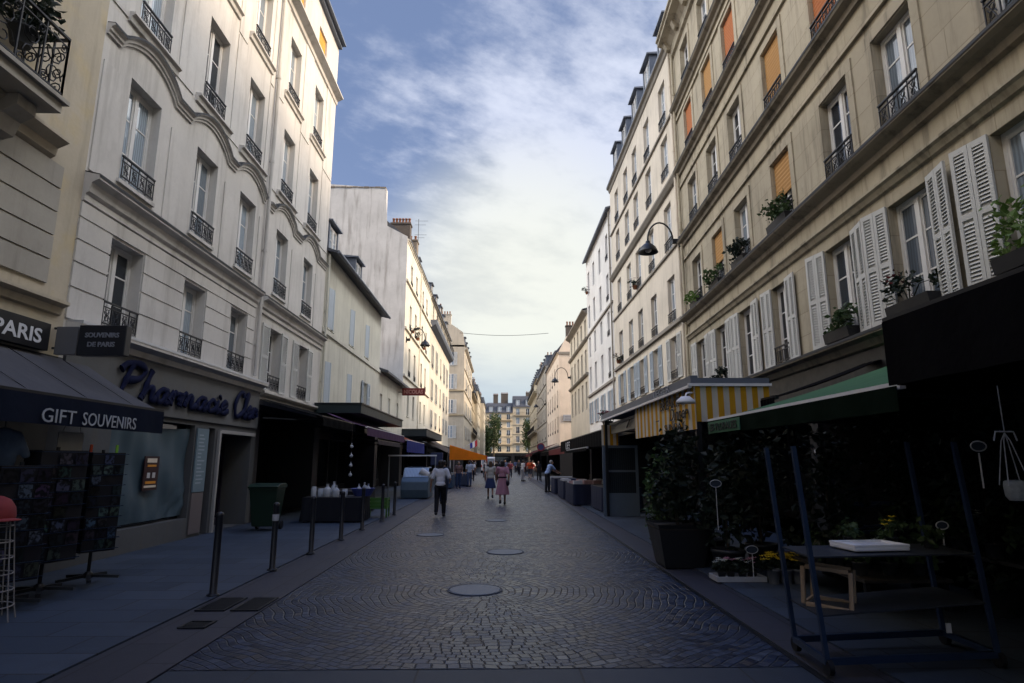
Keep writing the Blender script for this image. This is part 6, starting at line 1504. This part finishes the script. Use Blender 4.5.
# window boxes on the first houses
def R1p(Y, out, z): 
    s_ = 20.9-Y; return (X1 - s_*math.sin(A1) - out*math.cos(A1), Y*1.0 - 0 + out*math.sin(A1), z)
def wbox(label, Y, z, w, leaf, seed, n=240, rz=.2, flowers=None, out=.12):
    x, y, zz = R1p(Y, out, z); o = thing('window_box', label, 'window box', (x, y, zz), -PI/2-A1); mb = MB(); mb.extrude_x([(-.09,0),(-.12,.18),(.12,.18),(.09,0)], -w/2, w/2); mb.build('trough', BLACKW, o)
    put('foliage', leaf_mesh('foliage', n, w*.55, .24, rz, .10, seed, .05, 5), leaf, o, (0,-.04,.18+rz*.8))
    if flowers: put('flowers', leaf_mesh('flowers', 26, w*.5, .22, rz*.9, .06, seed+3), flowers, o, (0,-.06,.2+rz*.9))
wbox('window box of bright green plants, farthest on the second floor of the stone house', 19.2, 6.6, .9, LEAF_B, 31)
wbox('window box of trailing green plants, second farthest on the second floor', 17.0, 6.6, .9, LEAF, 32, 260, .28)
wbox('grey window box with bushy dark plants, third on the second floor', 14.93, 6.6, .9, LEAF_D, 33, 300, .26)
wbox('window box of feathery green plants under the half drawn tan blind', 12.4, 6.62, 1.0, LEAF, 34, 340, .28)
wbox('window box of dark plants on the first floor by the narrow shuttered window', 17.25, 3.72, .8, LEAF_D, 35, 240, .22); wbox('window box with green plants on the first floor, left of the wide window', 10.35, 3.72, .85, LEAF, 36, 240, .22)
wbox('window box with sparse twigs and red flowers on the first floor', 8.3, 3.72, 1.0, LEAF_D, 37, 120, .26, DREDF); wbox('window box with bright leafy plant on the first floor nearest the camera', 6.15, 3.75, 1.0, LEAF_B, 38, 200, .42)
for lb, x, y, z, sd in (('small plant pot on a second floor sill of the tall cream house', 6.42, 28.0, 9.75, 3), ('small red plant on a lower sill of the tall cream house', 6.42, 32.6, 6.9, 4), ('plant pot on a high sill of the white house', 6.45, 44.0, 13.95, 1)):
    plant(lb, x, y, z-.05, .12, .18, .28, .22, 110, .1, LEAF_D, POT, seed=sd, flowers=FM, nf=8)
for lb, y in (('plant pot on a middle sill of the bare gabled house, near the gable', 44.4), ('plant pot on a middle sill of the bare gabled house, second along', 47.2), ('plant pot on a middle sill of the bare gabled house, farthest along', 51.3)): plant(lb, -6.5, y, 10.95, .14, .2, .34, .25, 120, .12, LEAF_D, POT, seed=int(y))
x, y = -6.25, 7.0
for i, yy in enumerate((7.35, 6.6, 5.8)):
    plant(('dark flowering plant at the corner of the ornate balcony', 'dark flowering plant second along the ornate balcony', 'dark plant third along the ornate balcony')[i], -6.42, yy, 7.09, .16, .25, .36, .34, 320, .12, LEAF_D, POT_DK, seed=160+i, flowers=FM if i < 2 else None, nf=14)

# stalls past the terrace on the right
SK = cloth((.018,.022,.045))
for i, (x0, x1, y0, y1) in enumerate([(2.75,4.2,23.4,26.2),(2.75,3.9,27.0,29.6),(2.75,3.9,31.4,33.4),(3.3,4.6,20.2,22.6)]):
    table(('dark blue skirted stall table laid with pink goods, right of the street', 'dark blue skirted stall table, second up the right side', 'dark blue skirted stall table beside the bending person', 'dark skirted stall table right behind the terrace screen')[i], x0, x1, y0, y1, .78, DKWOOD, .012 if x0 < 3 else .03, skirt=SK)
GOODP = mat('pinkish goods', (.32,.2,.2), .6, var=.3, scale=14, objvar=.4); GOODW = mat('white packs', (.5,.5,.52), .5, var=.1)
rr = random.Random(5); gi = 0
def parcel():
    mb = MB(); mb.box(-.16,.16,-.11,.11,0,.08); me = mb.mesh('parcel'); return me
for i in range(16):
    x = 2.95+.36*(i % 4); y = 23.7+.65*(i//4); o = put('parcel', cached('parcel', parcel), (GOODP, GOODW)[i % 3 == 0], None, (x, y, .792)); o.rotation_euler.z = rr.uniform(-.4,.4); o.scale.z = rr.uniform(.7,1.8)
    tag(o, 'small wrapped %s parcel laid out on the stall table with pink goods' % ('white' if i % 3 == 0 else 'pinkish'), 'parcel', '%s parcels on the stall table' % ('white' if i % 3 == 0 else 'pinkish'))
for i in range(6):
    o = put('parcel', cached('parcel', parcel), (GOODW, cloth((.05,.06,.12)))[i % 2], None, (2.95+.35*(i % 2), 27.4+.6*(i//2), .792)); tag(o, 'small %s box on the second stall table up the right side' % ('white' if i % 2 == 0 else 'navy'), 'box', 'boxes on the second stall')
o = thing('crate', 'pale wooden crate set down in front of the bending person', 'crate', (3.0, 34.3, .012)); CW = mat('pale crate wood', (.4,.36,.3), .7); mb = MB()
for z in (.03,.14,.25): mb.box(2.75,3.25,34.0,34.02,z,z+.08); mb.box(2.75,3.25,34.48,34.5,z,z+.08); mb.box(2.75,2.77,34.02,34.48,z,z+.08); mb.box(3.23,3.25,34.02,34.48,z,z+.08)
mb.box(2.77,3.23,34.02,34.48,.03,.05); mb.build('slats', CW, o, rel=True); 
plant('magenta flowers on top of the black awning past the terrace', 5.9, 33.6, 3.5, .3, .3, .5, .3, 260, .14, LEAF_D, POT_DK, seed=200, flowers=FM, nf=30, fsz=.12)

# ------------------------------------------------------------------ trees before the far houses
BARK = stone('bark', (.09,.07,.05), .4)
def tree(label, x, y, h, rx, rz, seed):
    o = thing('street_tree', label, 'tree', (x, y, .02), seed); mb = MB(); mb.tube([(0,0,0),(.05,0,h*.3),(-.1,.1,h*.6),(0,0,h*.85)], [.3,.24,.15,.05], 10); rr = random.Random(seed)
    for k in range(9):
        a = rr.uniform(0, 2*PI); z = h*rr.uniform(.3,.65); L = rx*rr.uniform(.5,.9); mb.tube([(0,0,z),(L*.5*math.cos(a),L*.5*math.sin(a),z+h*.1),(L*math.cos(a),L*math.sin(a),z+h*.22)], [.12,.08,.03], 6)
    mb.build('trunk', BARK, o); put('crown', leaf_mesh('crown', 1700, rx, rx, rz, .55, seed), mat('tree leaves', (.04,.065,.018), .6, var=.5, scale=.9, trans=.3), o, (0,0,h-rz*.9))
tree('leafy street tree on the left before the far sandstone houses', -1.9, 186, 15.5, 1.9, 5.5, 5)
tree('leafy street tree on the right before the far sandstone houses', 8.6, 186, 13.5, 1.7, 4.6, 6)
tree('leafy street tree half hidden at the end of the left row', -4.2, 188, 12, 1.6, 4.5, 7)
awn = awning('navy awning along the middle sandstone house at the far end', 0, 3.4, 0, 3.4, 0, .1, BLACKF, 0, arms=False) if False else None
